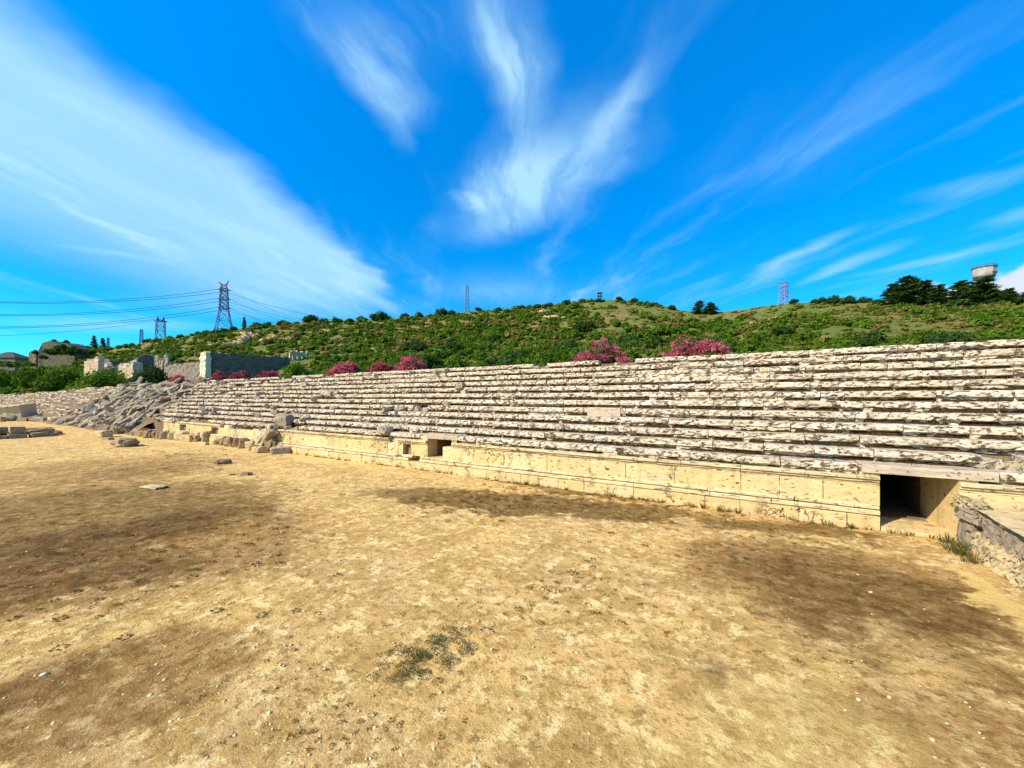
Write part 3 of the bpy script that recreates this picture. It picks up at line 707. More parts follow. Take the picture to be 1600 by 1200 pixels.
stone_at(484, 706, 8, 6, RCK[5], 'small dark stone on the plinth right of the boulder heap', up=.1)
G_F = 'stones lined along the podium foot'
for q, (x, y, w, h) in enumerate(((216, 681, 13, 9), (224, 682, 11, 8), (233, 684, 14, 10), (243, 684, 12, 9), (252, 686, 13, 11), (262, 686, 15, 10), (273, 687, 13, 11), (284, 688, 15, 12), (295, 690, 13, 10),
                                  (305, 690, 11, 9), (343, 694, 14, 7), (350, 695, 12, 11), (360, 697, 15, 13), (372, 698, 13, 12), (383, 700, 13, 13), (391, 700, 12, 9), (228, 675, 18, 6), (248, 678, 16, 7), (268, 679, 14, 6), (382, 688, 24, 8), (372, 690, 14, 7))):
    stone_at(x, y, w, h, (RCK + PALEBLK)[q % 9], 'rough stone in the line of fallen stones along the far podium foot', group=G_F)
p = Vector((at_y(443, D1 + .3), D1 + .1, Z1 + .1))
o = link('fallen_boulder', BLK[6], loc=(p.x, p.y + .25, Z1 + .28), scale=(.62, .5, .48)); o.rotation_euler = (.1, .1, .5)
tag(o, 'big pale rounded boulder resting on the lowest tier above the leaning shaft', 'boulder')
p = at_y(738, D1 + 3.0)
for (x, row, sx, lab) in ((511, 7, .9, 'grey dislodged block lying askew across the middle tiers'), (600, 1, .45, 'dark brown block tipped on the cornice left of the small square opening'), (718, 8, .3, 'small dark block standing on end in an upper tier')):
    y0 = D1 + (row - 1) * PITCH; X = at_y(x, y0)
    o = link('loose_block', BLK[(row + 1) % 8], loc=(X, y0 + .1, Z1 + (row - 1) * RISE + .12), scale=(sx, .32, .22)); o.rotation_euler = (.05, rnd.uniform(-.15, .15), rnd.uniform(-.2, .2))
    tag(o, lab, 'stone block')
mb = MB(); X = at_y(943, D1 + 4 * PITCH); profile_block(mb, X - .85, X + .85, D1 + 4 * PITCH - .03, Z1 + 4 * RISE + .03, [(0, -.43), (0, -.2), (.0, -.05), (.03, 0), (.6, 0), (.6, -.43)], .5, amp=.008, chip=.04, nose=(1, 2))
tag(link('squared_block', mb.mesh('squared_block', M_LINT)), 'pinkish squared block standing proud in the middle of the fifth tier', 'stone block')
G_L = 'loose stones scattered over the tiers'
for q, (X, y, z, s_) in enumerate(lumps):
    o = link('loose_stone', BLK[q % 8], loc=(X, y, z), scale=(s_, s_ * .8, s_ * .7)); o.rotation_euler = (rnd.gauss(0, .2), rnd.gauss(0, .2), rnd.uniform(0, 3)); tag(o, 'displaced stone lump lying in a gap of the seat tiers', 'stone', 'stone lumps in gaps of the tiers')
for q in range(70):
    row = rnd.randint(1, 11); X = -61 + 45 * rnd.random() ** 1.6; y0 = D1 + (row - 1) * PITCH
    if row == 1 and X > -20: continue
    o = link('loose_stone', BLK[q % 8], loc=(X, y0 + rnd.uniform(.1, .4), Z1 + (row - 1) * RISE + .08), scale=(rnd.uniform(.15, .5), rnd.uniform(.12, .3), rnd.uniform(.1, .2)))
    o.rotation_euler = (rnd.gauss(0, .2), rnd.gauss(0, .2), rnd.uniform(0, 3)); tag(o, 'loose grey stone lying on the left half of the standing tiers', 'stone', G_L)

# rubble wall that closes the arena on the right
aw = thing('arena_cross_wall', 'low rubble cross wall with dark grey broken face running out from the doorway', 'rubble wall', (0, 0, 0))
def rubble_strip(name, m, x, z0, z1, ya, yb, thick, amp, lean, mode):
    v, f = [], []; ys_ = np.arange(ya, yb, .065); zs = np.linspace(0, 1, 17)
    for y in ys_:
        for t in zs:
            zt = z1 + .04 * nz(y * .8, 3) + .05 * nz(y * 2.5, 9) + .03 * nz(y * 6, 9)
            zz = z0 + (zt - z0) * t
            vd = mnoise.voronoi(Vector((y * 2.6 + .4 * nz(y * 3, zz * 3), zz * 3.4, mode * 3.)))[0]
            d = amp * (nz(y * 1.1, zz * 1.6, mode) + .5 * nz(y * 7, zz * 7, mode + 9) - 2.2 * min(.45, vd[1] - vd[0]) + .5)
            v.append((x + lean * t + d, y + rnd.uniform(-.02, .02), zz + rnd.uniform(-.015, .015)))
        v.append((x + lean + thick, y, zt - .03))
    k_ = len(zs) + 1
    f = [(i * k_ + j, (i + 1) * k_ + j, (i + 1) * k_ + j + 1, i * k_ + j + 1) for i in range(len(ys_) - 1) for j in range(k_ - 1)]
    f += [tuple(range(k_))[::-1], tuple(range((len(ys_) - 1) * k_, len(ys_) * k_))]
    mb = MB(); mb.add(v, f); link(name, mb.mesh(name, m), aw)
rubble_strip('broken_face', M_DARKRUB, 4.78, .35, 1.04, -2.0, 16.75, .9, .10, .03, 1)
rubble_strip('rubble_footing', M_RUB, 4.42, -.15, .50, -2.0, 16.4, .5, .13, .32, 6)
v = []; ys_ = np.arange(-2, 17.32, .22); xs_ = np.linspace(4.74, 26, 60)
for y in ys_:
    for x in xs_: v.append((x + (.12 * nz(y * 1.5, 5) if x < 5 else 0), y, 1.07 + .05 * nz(x * .7, y * .7) + .03 * nz(x * 2.5, y * 2.5, 2) + (.10 if x > 6 else 0)))
n_ = len(xs_); mb = MB(); mb.add(v, [(i * n_ + j, i * n_ + j + 1, (i + 1) * n_ + j + 1, (i + 1) * n_ + j) for i in range(len(ys_) - 1) for j in range(n_ - 1)])
link('terrace_top', mb.mesh('terrace_top', M_POD), aw)
def lump(loc, sc, rot, src, name, label, cat='stone'):
    o = link(name, src, loc=loc, scale=sc); o.rotation_euler = rot; return tag(o, label, cat)
lump((4.66, 16.62, .42), (.17, .24, .46), (.1, .1, .3), rock_mesh('wall_end_boulder', M_DARKRUB, 71, .5, .35), 'wall_end_boulder', 'dark upright boulder at the end of the rubble wall beside the doorway', 'boulder')
lump((4.82, 16.9, 1.06), (.30, .42, .16), (.2, .15, .2), rock_mesh('wall_top_stone', M_RUB, 72, .8, .4), 'wall_top_stone', 'pale broken stone crowning the wall end at the doorway')
lump((4.74, 16.55, .92), (.24, .28, .14), (.2, -.2, .6), rock_mesh('wall_top_stone', M_DARKRUB, 73, .7, .4), 'wall_top_stone', 'grey jagged stone just below the pale broken stone at the wall end')

# ------------------------------------------------------------------ vegetation
def crown_arrays(seed, lobes=16, per=26, leaf=.13, flat=.75, core=.82, spiky=0.0, low=-.15):
    """unit-sized crown of about radius 1: lobed cores wrapped in many small leaf faces"""
    g = np.random.default_rng(seed); V, F, T = [], [], []; o = 0
    cv, cf = ICO1
    for l in range(lobes):
        a = g.uniform(0, math.tau); el = math.asin(g.uniform(low, 1.0)); rr_ = g.uniform(.35, .72)
        c = np.array([math.cos(a) * math.cos(el), math.sin(a) * math.cos(el), math.sin(el) * flat]) * rr_
        s_ = g.uniform(.22, .40)
        q = cv * s_ * core * (1 + .35 * g.standard_normal((len(cv), 1)) * .4) + c
        V.append(q); F += [(x + o, y + o, z + o, z + o) for x, y, z in cf]; T += [g.uniform(0, .35)] * len(cf); o += len(cv)
        lt = g.uniform(0, .6)
        for k_ in range(per):
            d = g.standard_normal(3); d /= np.linalg.norm(d)
            if d[2] < -.5: d[2] *= -1
            p_ = c + d * s_ * g.uniform(.85, 1.18 + spiky); u = np.cross(d + .9 * g.standard_normal(3), g.standard_normal(3)); u /= np.linalg.norm(u) + 1e-6
            w = np.cross(u, d + .5 * g.standard_normal(3)); w /= np.linalg.norm(w) + 1e-6
            h = leaf * g.uniform(.6, 1.35); k2 = h * g.uniform(.4, .8)
            V.append(np.array([p_ - u * h, p_ - w * k2, p_ + u * h, p_ + w * k2])); F.append((o, o + 1, o + 2, o + 3)); T.append(lt + g.uniform(0, .4)); o += 4
    V = np.concatenate(V); F = np.array(F); return V, F, np.array(T)
def poly_mesh(name, V, F, T, m):
    fs = [tuple(f) if f[2] != f[3] else tuple(f[:3]) for f in F.tolist()]
    me_ = bpy.data.meshes.new(name); me_.from_pydata(V.tolist(), [], fs); me_.materials.append(m)
    a = me_.attributes.new('tint', 'FLOAT', 'FACE'); a.data.foreach_set('value', T.astype(np.float32)); me_.update(); return me_
ARR = [crown_arrays(100 + q, 18, 48, .085, .8, .7) for q in range(6)]
SHRUB = [poly_mesh('shrub', *A, F_SHRUB) for A in ARR]
SHRUBD = [poly_mesh('shrub', *A, F_DARK) for A in ARR[:4]]
SHRUBF = [poly_mesh('bush', *crown_arrays(140 + q, 40, 80, .05, .8, .6), F_FRESH) for q in range(2)]
BUSHD = [poly_mesh('bush', *crown_arrays(150 + q, 40, 80, .05, .85, .6), F_DARK) for q in range(2)]

# hillside shrubs: every bush gets a place of its own; the largest-looking are separate objects, the rest are one mass
spots = []
def hnoise(x, y): return nz(x * .045, y * .045, 1.5) + .6 * nz(x * .13, y * .13, 7)
for q in range(9000):
    a = rnd.uniform(R(-88), R(24)); rf = float(foot_r(a)); rR = float(np.interp(a, ra, rr)); t = rnd.random() ** .8
    r = rf + (.03 + .95 * t) * (rR - rf); x, y = r * math.sin(a), r * math.cos(a)
    east = max(0., min(1., (a + R(6)) / R(12)))
    n_ = hnoise(x, y); s_ = rnd.choice((rnd.uniform(.8, 1.6), rnd.uniform(1.4, 2.9))) * (1 - .25 * east) * (1 if t < .8 else .8) * (1 + max(0, r - 120) / 260.); pxx = 800 + FPX * math.tan(a + YAW)
    if (300 < pxx < 495 and r < 122) or (128 < pxx <= 300 and r < 150): s_ = rnd.uniform(.45, .75)
    if n_ < -.56 + .50 * t ** 3 + east * .36 - .35 * max(0., min(1., (-a - R(22)) / R(15))) and rnd.random() < .95: continue
    if any((x - u[0]) ** 2 + (y - u[1]) ** 2 < (.50 * (s_ + u[3])) ** 2 for u in spots): continue
    spots.append((x, y, hill_at(a, r), s_, a, r))
inview = [u for u in spots if R(-83.5) < u[4] < R(18.5)]
inview.sort(key=lambda u: -u[3] / u[5]); rest = set(map(id, spots)); 
for q, u in enumerate(inview[:235]):
    rest.discard(id(u)); dark = rnd.random() < .30
    o = link('hillside_shrub', (SHRUBD[q % 4] if dark else SHRUB[q % 6]), loc=(u[0], u[1], u[2] + .05), scale=(u[3] * rnd.uniform(.9, 1.25), u[3] * rnd.uniform(.9, 1.25), u[3] * rnd.uniform(.7, 1.0)))
    o.rotation_euler = (0, 0, rnd.uniform(0, 6.28))
    tag(o, 'dark green rounded shrub among the brighter scrub on the hillside' if dark else 'bright green rounded shrub in the scrub covering the hillside', 'shrub', 'dark shrubs on the hillside' if dark else 'bright shrubs on the hillside')
def merged(name, places, arrs, m, hscale=.85):
    VV, FF, TT = [], [], []; o = 0
    for q, (x, y, z, s_) in enumerate(places):
        V, F, T = arrs[q % len(arrs)]; a = rnd.uniform(0, 6.28); ca, sa = math.cos(a), math.sin(a)
        P_ = np.stack([V[:, 0] * ca - V[:, 1] * sa, V[:, 0] * sa + V[:, 1] * ca, V[:, 2] * hscale * rnd.uniform(.75, 1.1)], -1) * s_ + np.array([x, y, z])
        VV.append(P_); FF.append(F + o); TT.append(np.clip(T + rnd.uniform(-.3, .6), 0, 1.3)); o += len(V)
    V, F, T = np.concatenate(VV), np.concatenate(FF), np.concatenate(TT)
    return poly_mesh(name, V, F, T, m)
SM = [crown_arrays(300 + q, 8, 14, .2, .75) for q in range(5)]
pl_all = [(u[0], u[1], u[2] - .1, u[3] * 1.05) for u in spots if id(u) in rest]; pl = pl_all[0::4] + pl_all[1::4] + pl_all[2::4]
tag(link('olive_scrub', merged('olive_scrub', pl_all[3::4], SM, F_OLIVE)), 'olive scrub mixed through the green scrub of the hillside', 'scrub', kind='stuff')
tag(link('hillside_scrub', merged('hillside_scrub', pl, SM, F_SHRUB)), 'mass of small green scrub spread over the hillside', 'scrub', kind='stuff')
pl = []
for q in range(4200):
    a = rnd.uniform(R(-88), R(24)); rf = float(foot_r(a)); rR = float(np.interp(a, ra, rr)); r = rf + rnd.uniform(.02, 1.0) * (rR - rf)
    if a < R(-6) and rnd.random() < .2: continue
    pl.append((r * math.sin(a), r * math.cos(a), hill_at(a, r) - .05, rnd.uniform(.4, 1.05)))
tag(link('hillside_heath', merged('hillside_heath', pl, [crown_arrays(320 + q, 4, 12, .28, .6) for q in range(4)], F_OLIVE, .7)), 'olive and yellowish low heath between the shrubs', 'heath', kind='stuff')
# skyline shrubs, one after the other
G_S = 'dark round shrubs standing along the skyline'
for (x, w) in ((208, 10), (231, 14), (266, 9), (282, 12), (310, 10), (325, 12), (337, 12), (352, 15), (366, 14), (402, 15), (419, 13), (441, 17), (463, 7), (485, 25), (509, 11), (548, 14), (566, 17), (594, 30), (632, 18), (655, 17),
               (690, 24), (705, 16), (748, 14), (815, 16), (858, 16), (884, 18), (910, 15), (968, 14), (991, 15), (1025, 9), (1050, 16), (1283, 20), (1305, 26), (1325, 24), (1350, 20), (1368, 20), (1240, 16), (1272, 13), (780, 12), (838, 12)):
    r = ridge_r(x) * rnd.uniform(.975, .995); p = hill_pt(x, r); k_ = pxm(x, r); s_ = w / k_ / 2 * 1.15
    o = link('skyline_shrub', SHRUBD[int(x) % 4], loc=(p.x, p.y, p.z + s_ * .1), scale=(s_, s_, s_ * .85)); o.rotation_euler = (0, 0, x)
    tag(o, 'dark round shrub standing on the skyline of the hill', 'shrub', G_S)
# a tree builder: tapered trunk, limbs, crown
def tree(name, label, loc, h, w, crown_me, group=None, cat='tree', lean=0.0):
    t = thing(name, label, cat, loc, rnd.uniform(0, 6), group); mb = MB()
    mb.tube([(0, 0, -.6), (lean * .2, 0, h * .3), (lean * .5, .05, h * .6), (lean, 0, h * .9)], [.06 * h * .6, .045 * h * .6, .03 * h * .6, .01 * h])
    for q in range(6):
        a = q * 1.1; zz = h * (.3 + .09 * q); mb.tube([(0, 0, zz), (math.cos(a) * w * .25, math.sin(a) * w * .25, zz + h * .1), (math.cos(a) * w * .42, math.sin(a) * w * .42, zz + h * .16)], [.02 * h, .012 * h, .005 * h], 5)
    link('trunk', mb.mesh('trunk', M_BARK), t); o = link('crown', crown_me, t, scale=(w / 2, w / 2, h)); return t
def conifer(seed, tiers=13, lean=.25, wind=.35):
    g = np.random.default_rng(seed); V, F, T = [], [], []; o = 0      # unit: height 1, radius 1, ragged boughs
    for q in range(tiers):
        zz = .06 + .90 * q / (tiers - 1); rad = (1.0 - .78 * (q / (tiers - 1)) ** 1.25) * g.uniform(.78, 1.1)
        for b in range(11 if q < tiers - 3 else 6):
            a = g.uniform(0, math.tau); L = rad * g.uniform(.65, 1.1); rise = g.uniform(.02, .11)
            for s_ in range(12):
                f = (s_ + g.random()) / 12; p_ = np.array([math.cos(a) * L * f + wind * zz * .4, math.sin(a) * L * f, zz + rise * f + g.uniform(-.018, .018)])
                d = np.array([math.cos(a + g.uniform(-.9, .9)), math.sin(a + g.uniform(-.9, .9)), g.uniform(-.1, .18)]); u = np.cross(d, g.standard_normal(3)); u /= np.linalg.norm(u)
                h = .20 * g.uniform(.6, 1.3); w = .085; sc = np.array([1, 1, .28])
                V.append(np.array([p_ - d * h * sc * .4 - u * w * sc, p_ - d * h * sc * .4 + u * w * sc, p_ + d * h * sc + u * w * .4 * sc, p_ + d * h * sc - u * w * .4 * sc])); F.append((o, o + 1, o + 2, o + 3)); T.append(g.uniform(0, .8) * (0.4 + .6 * f)); o += 4
    return np.concatenate(V), np.array(F), np.array(T)
CON = [poly_mesh('crown', *conifer(500 + q), F_PINE) for q in range(4)]
for q, (x, base, top, w, lab) in enumerate(((1398, 474, 446, 38, 'dark bushy pine at the left end of the pine group on the skyline'), (1424, 484, 437, 52, 'broad windswept pine, tallest of the left pine pair'), (1447, 478, 442, 34, 'ragged windswept pine on the right side of the left pine pair'),
        (1470, 482, 449, 34, 'small pine in the dip between the two pine groups'), (1506, 490, 444, 44, 'broad green pine just left of the water tower'), (1532, 488, 440, 54, 'broad pine standing in front of the water tower shaft'), (1576, 474, 454, 26, 'small pine alone right of the water tower'), (1602, 474, 458, 20, 'small pine at the right edge of the skyline'),
        (1092, 490, 472, 26, 'dark pine crown on the saddle of the hill'), (1112, 492, 475, 30, 'low spreading pine beside the saddle pine'), (382, 518, 498, 8, 'slim young conifer standing above the hillside right of the big pylon'), (147, 545, 527, 11, 'dark pointed conifer on the left skyline'), (161, 545, 530, 10, 'squat dark conifer beside the pointed one on the left skyline'))):
    r = ridge_r(x) * .97; k_ = pxm(x, r); d = at(x, base, r); z = min(d.z, hill_pt(x, r).z + .2)
    h = at(x, top, r).z - z; tree('pine_tree', lab, (d.x, d.y, z), h * 1.08, w / k_ * (1.22 if x > 1380 else 1), CON[q % 4])
# oleanders behind the top tier
def oleander(x0, x1, ytop, ybase, Y, label, pink=F_PINK, dens=1.0, leafm=None, name='oleander_bush', cat='flowering bush', petal=1.0):
    x = (x0 + x1) / 2; X = at_y(x, Y); depth = X * AX[0] + Y * AX[1]; k_ = FPX / depth
    ztop = CAMZ + (HOR - ytop) / k_; zb = CAMZ + (HOR - ybase) / k_ - .5; w = (x1 - x0) / k_
    t = thing(name, label, cat, (X, Y, zb), YAW * .5); h = ztop - zb; sd = int(x0)
    V, F, T = crown_arrays(sd, 26, 60, .06, .95, .62, low=.0); sc = np.array([w / 2 * 1.06, min(w / 2, 1.5), h * .98])
    link('foliage', poly_mesh('foliage', V * sc, F, T, leafm or F_OLEA), t)
    g = np.random.default_rng(sd + 1); fv, ff, ft = [], [], []; o = 0
    lv = V[-len(V):]
    cand = V[g.integers(0, len(V), int(620 * dens))]
    for p_ in cand:
        if not .5 < np.linalg.norm(p_) < 1.12 or p_[2] < .02: continue
        p_ = p_ * 1.0 * sc; cl = g.uniform(0, 1)
        for q in range(26):
            c = p_ + g.standard_normal(3) * np.array([.085, .085, .06]); u = g.standard_normal(3); u /= np.linalg.norm(u); w_ = np.cross(u, g.standard_normal(3)); w_ /= np.linalg.norm(w_)
            s_ = petal * g.uniform(.022, .045); fv.append(np.array([c - u * s_, c - w_ * s_, c + u * s_, c + w_ * s_])); ff.append((o, o + 1, o + 2, o + 3)); ft.append(cl * .7 + g.uniform(0, .35)); o += 4
    st = MB()
    for q in range(16):
        a = g.uniform(0, math.tau); e = np.array([math.cos(a) * .8, math.sin(a) * .8, g.uniform(.5, 1.05)]) * sc; st.tube([(e[0] * .15, e[1] * .15, -.2), (e[0] * .6, e[1] * .6, e[2] * .55), tuple(e)], [.035, .025, .01], 5)
    link('stems', st.mesh('stems', M_BARK), t)
    link('blossoms', np_mesh('blossoms', np.concatenate(fv), ff, pink, ft), t); return t
oleander(888, 982, 531, 573, 25.4, 'bright magenta oleander above the top tier, next left of the rightmost oleander')
oleander(1035, 1135, 524, 553, 25.3, 'wide pink flowering oleander, rightmost above the top tier')
oleander(513, 562, 565, 583, 25.8, 'compact magenta oleander above the tiers right of the arcaded ruin', dens=1.2, petal=1.3)
oleander(578, 622, 562, 579, 25.9, 'dusky pink oleander merging into a brighter bush on its right', F_DUSK, petal=1.4)
oleander(618, 668, 556, 577, 25.8, 'pink oleander, right one of the merged pair left of the middle', petal=1.3)
oleander(326, 366, 580, 602, 26.2, 'dull red oleander clump at the left end below the dark wall', F_DUSK, petal=1.7)
oleander(358, 402, 578, 597, 26.3, 'dull red oleander clump, middle one below the dark wall', F_DUSK, petal=1.7)
oleander(396, 442, 577, 593, 26.4, 'dull red oleander clump at the right end below the dark wall', F_DUSK, petal=1.7)
oleander(256, 308, 585, 608, 26.0, 'pink oleander behind the tumbled blocks, left of a cream flowering plant', petal=1.9)
oleander(309, 327, 590, 612, 25.0, 'pale cream flowering plant at the broken end of the tiers', F_CREAM, .8, F_FRESH, 'flowering_plant', 'plant', 1.8)
# green bushes behind the collapsed bank
for q, (x0, x1, yt, yb, Y, me_, lab) in enumerate(((130, 212, 573, 612, 30, SHRUBF[0], 'big yellow green bush behind the tumbled blocks'), (205, 262, 571, 610, 29, BUSHD[0], 'big dark green bush right of the yellow green one'), (75, 140, 566, 615, 32, SHRUBF[1], 'tall fresh green bush left of the yellow green one'),
        (25, 85, 566, 618, 31, SHRUB[0], 'green bush near the left edge behind the far tiers'), (-25, 38, 567, 622, 29, SHRUBF[1], 'green bush cut by the left edge behind the far tiers'), (445, 482, 563, 586, 30, SHRUBF[0], 'round green bush under the arcaded ruin'), (60, 110, 575, 612, 29, SHRUB[1], 'low bush between two green ones left of the tumbled blocks'))):
    X = at_y((x0 + x1) / 2, Y)
    if X < -290: Y *= 290 / -X; X = -290.
    depth = X * AX[0] + Y * AX[1]; k_ = FPX / depth; zt, zb = CAMZ + (HOR - yt) / k_, CAMZ + (HOR - yb) / k_ - .6
    w = (x1 - x0) / k_
    o = link('green_bush', me_, loc=(X, Y, zb + (zt - zb) * .2), scale=(w / 2 * 1.1, min(w / 2, 4) * 1.1, (zt - zb) * .86)); o.rotation_euler = (0, 0, 1.2); tag(o, lab, 'bush')

# ------------------------------------------------------------------ ruins on the hillside
def jag_wall(name, label, a, b, zb, prof, thick, m, seed=0, course=None, cat='ruined wall'):
    """upright masonry between two plan points; prof gives the top height along it"""
    a, b = Vector(a), Vector(b); d = (b - a); L = d.length; u = d / L; nrm = Vector((-u.y, u.x)); n = max(8, int(L / .28)); kz = 26; v = []
    for side in (0, 1):
        for i in range(n + 1):
            t = i / n; top = float(np.interp(t, [q[0] for q in prof], [q[1] for q in prof])) + (.62 if m is M_PALE else .25) * nz(t * L * 1.1, seed) + (.5 if m is M_PALE else .2) * nz(t * L * 2.6, seed + 4)
            for k_ in range(kz + 1):
                z = zb + (top - zb) * k_ / kz; p_ = a + u * (t * L) + nrm * (thick * (side - .5) * (1 - .12 * k_ / kz)) + nrm * (.22 * nz(t * L * 1.3, z * 1.4, seed + side * 9) + .12 * nz(t * L * 3, z * 3, seed + side * 9))
                v.append((p_.x, p_.y, z))
    K = kz + 1; S = (n + 1) * K; f = []
    for i in range(n):
        for k_ in range(kz): f.append((i * K + k_, (i + 1) * K + k_, (i + 1) * K + k_ + 1, i * K + k_ + 1)); f.append((S + i * K + k_, S + i * K + k_ + 1, S + (i + 1) * K + k_ + 1, S + (i + 1) * K + k_))
        f.append((i * K + kz, (i + 1) * K + kz, S + (i + 1) * K + kz, S + i * K + kz))
    for k_ in range(kz): f.append((k_, k_ + 1, S + k_ + 1, S + k_)); e = n * K; f.append((e + k_, S + e + k_, S + e + k_ + 1, e + k_ + 1))
    mb = MB(); mb.add(v, f); o = link(name, mb.mesh(name, m)); tag(o, label, cat); return o
def plan(x, depth): d = pdir(x, HOR); return (d[0] * depth, d[1] * depth)
def ylike(p, x1): Y = plan(*p)[1]; return (at_y(x1, Y), Y)
def zpx(y, depth): return CAMZ + (HOR - y) / FPX * depth
# tall wall: sunlight painted pale on its end, shade dark on its long face
tw = thing('tall_ruined_wall', 'tall masonry wall, shade coloured into its dark long face, sunlight into its pale end', 'ruined wall')
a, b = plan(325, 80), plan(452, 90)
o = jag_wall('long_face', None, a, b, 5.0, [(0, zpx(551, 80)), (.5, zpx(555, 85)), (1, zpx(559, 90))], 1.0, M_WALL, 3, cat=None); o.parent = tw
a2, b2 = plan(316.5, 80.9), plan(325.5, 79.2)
o = jag_wall('end_face', None, a2, b2, 5.0, [(0, zpx(551, 80)), (1, zpx(550, 80))], 1.0, stone('painted_sunlit_wall_end', (.78, .68, .48), (.72, .60, .38), pits=.3, stretch=1), 8, cat=None); o.parent = tw
lamp = thing('lamp_post', 'thin lamp post standing behind the tall dark wall', 'lamp post', (*plan(434, 93), 8)); mb = MB()
mb.tube([(0, 0, 0), (0, 0, zpx(549, 93) - 8)], [.09, .07], 6); link('pole', mb.mesh('pole', M_CONCD), lamp); mb = MB(); mb.box(-.25, .25, -.14, .14, zpx(549, 93) - 8, zpx(549, 93) - 7.8); link('lamp_head', mb.mesh('lamp_head', M_CONCD), lamp)
# arcaded ruin: piers with round arches between
def arcade():
    t = thing('arcaded_ruin', 'small pale ruined arcade at the right end of the tall dark wall', 'ruin'); mb = MB()
    a, b = Vector(plan(452, 96)), Vector(plan(482, 100)); u = (b - a); L = u.length; u /= L; n = Vector((-u.y, u.x)); zb, zt = 8.5, zpx(549, 98)
    bays = 4; pw = .38; sp_ = zpx(556, 98)
    def slab(s0, s1, z0, z1, th=.5):
        P_ = [a + u * s_ + n * w for s_ in (s0, s1) for w in (-th / 2, th / 2)]
        v = [(p_.x, p_.y, z) for z in (z0, z1) for p_ in P_]; v = [(x + rnd.uniform(-.04, .04), y + rnd.uniform(-.04, .04), z + rnd.uniform(-.05, .05)) for x, y, z in v]
        mb.add(v, [(0, 1, 3, 2), (4, 6, 7, 5), (0, 2, 6, 4), (1, 5, 7, 3), (0, 4, 5, 1), (2, 3, 7, 6)], rnd.random())
    slab(0, L, zb, zpx(563, 98))
    for q in range(bays + 1):
        c = L * q / bays; slab(max(0, c - pw), min(L, c + pw), zpx(563, 98), zt + rnd.uniform(-.5, .35))
        if q < bays:
            r_ = L / bays / 2 - pw; cc = c + L / bays / 2
            for k_ in range(6):
                th0 = math.pi * k_ / 6; th1 = math.pi * (k_ + 1) / 6; zz = min(sp_ + r_ * math.sin(th0), sp_ + r_ * math.sin(th1))
                slab(cc + r_ * math.cos(th1), cc + r_ * math.cos(th0), zz, zt + rnd.uniform(-.35, .15) - (.9 if q == 3 else 0) * (k_ > 2))
    link('arcade_wall', mb.mesh('arcade_wall', M_PALE), t)
arcade()
jag_wall('low_masonry_wall', 'low reddish grey masonry wall running left from the tall dark wall', plan(264, 92), plan(316, 84), 4, [(0, zpx(571, 92)), (.4, zpx(569, 90)), (1, zpx(566, 84))], .8, stone('reddish_masonry', (.30, .24, .2), (.24, .18, .14), pits=1., grey=(.22, .2, .19), stretch=1), 5)
jag_wall('broken_wall', 'pale broken wall stub at the left end of the hillside ruins', plan(136, 104), ylike((136, 104), 158), 5, [(0, zpx(566, 104)), (.3, zpx(564, 104)), (.6, zpx(565, 105)), (1, zpx(562, 106))], 1.2, M_PALE, 11)
jag_wall('broken_wall', 'jagged pale wall with a notch right of the leftmost stub', plan(157, 108), ylike((157, 108), 172), 5, [(0, zpx(562, 108)), (.3, zpx(570, 108)), (.6, zpx(563, 108)), (1, zpx(574, 109))], 1.2, M_PALE, 14)
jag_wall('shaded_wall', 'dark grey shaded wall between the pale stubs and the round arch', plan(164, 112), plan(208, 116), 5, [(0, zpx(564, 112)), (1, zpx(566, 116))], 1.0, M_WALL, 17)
jag_wall('broken_wall', 'low spread of pale broken masonry under the shaded wall', plan(180, 103), ylike((180, 103), 216), 5, [(0, zpx(577, 103)), (.5, zpx(571, 103)), (1, zpx(572, 103))], 2.0, M_PALE, 21)
jag_wall('broken_wall', 'short pale stepped wall just left of the round arch', plan(204, 110), ylike((204, 110), 221), 5, [(0, zpx(567, 110)), (.4, zpx(564, 110)), (1, zpx(564, 110))], 1.0, M_PALE, 24)
# round headed vault end
def vault():
    t = thing('vaulted_ruin', 'round headed vaulted ruin with a pale rim among the hillside ruins', 'ruin', (*plan(231, 104), 0)); mb = MB(); mr = MB(); k_ = FPX / 104; r_ = 11 / k_; zc = zpx(566, 104)
    n = 14; v = []
    for y in (-.9, 1.6):
        v += [(r_ * math.cos(math.pi * q / n), y, zc + r_ * math.sin(math.pi * q / n)) for q in range(n + 1)] + [(-r_, y, 4), (r_, y, 4)]
    m_ = n + 3; mb.add(v, [tuple(range(m_)), tuple(range(m_, 2 * m_))[::-1]] + [(q, q + m_, (q + 1) % m_ + m_, (q + 1) % m_) for q in range(m_)])
    for q in range(n):
        if q < 2: continue
        t0, t1 = math.pi * q / n, math.pi * (q + 1) / n
        P_ = [(rad * math.cos(th), y, zc + rad * math.sin(th)) for y in (-1.05, 1.7) for th in (t0, t1) for rad in (r_ * 1.01, r_ * 1.15)]
        mr.add(P_, [(0, 1, 3, 2), (4, 6, 7, 5), (0, 2, 6, 4), (1, 5, 7, 3), (0, 4, 5, 1), (2, 3, 7, 6)], rnd.random())
    t.rotation_euler = (0, 0, YAW + R(36)); link('vault_fill', mb.mesh('vault_fill', M_WALL), t); link('arch_rim', mr.mesh('arch_rim', M_PALE), t)
vault()
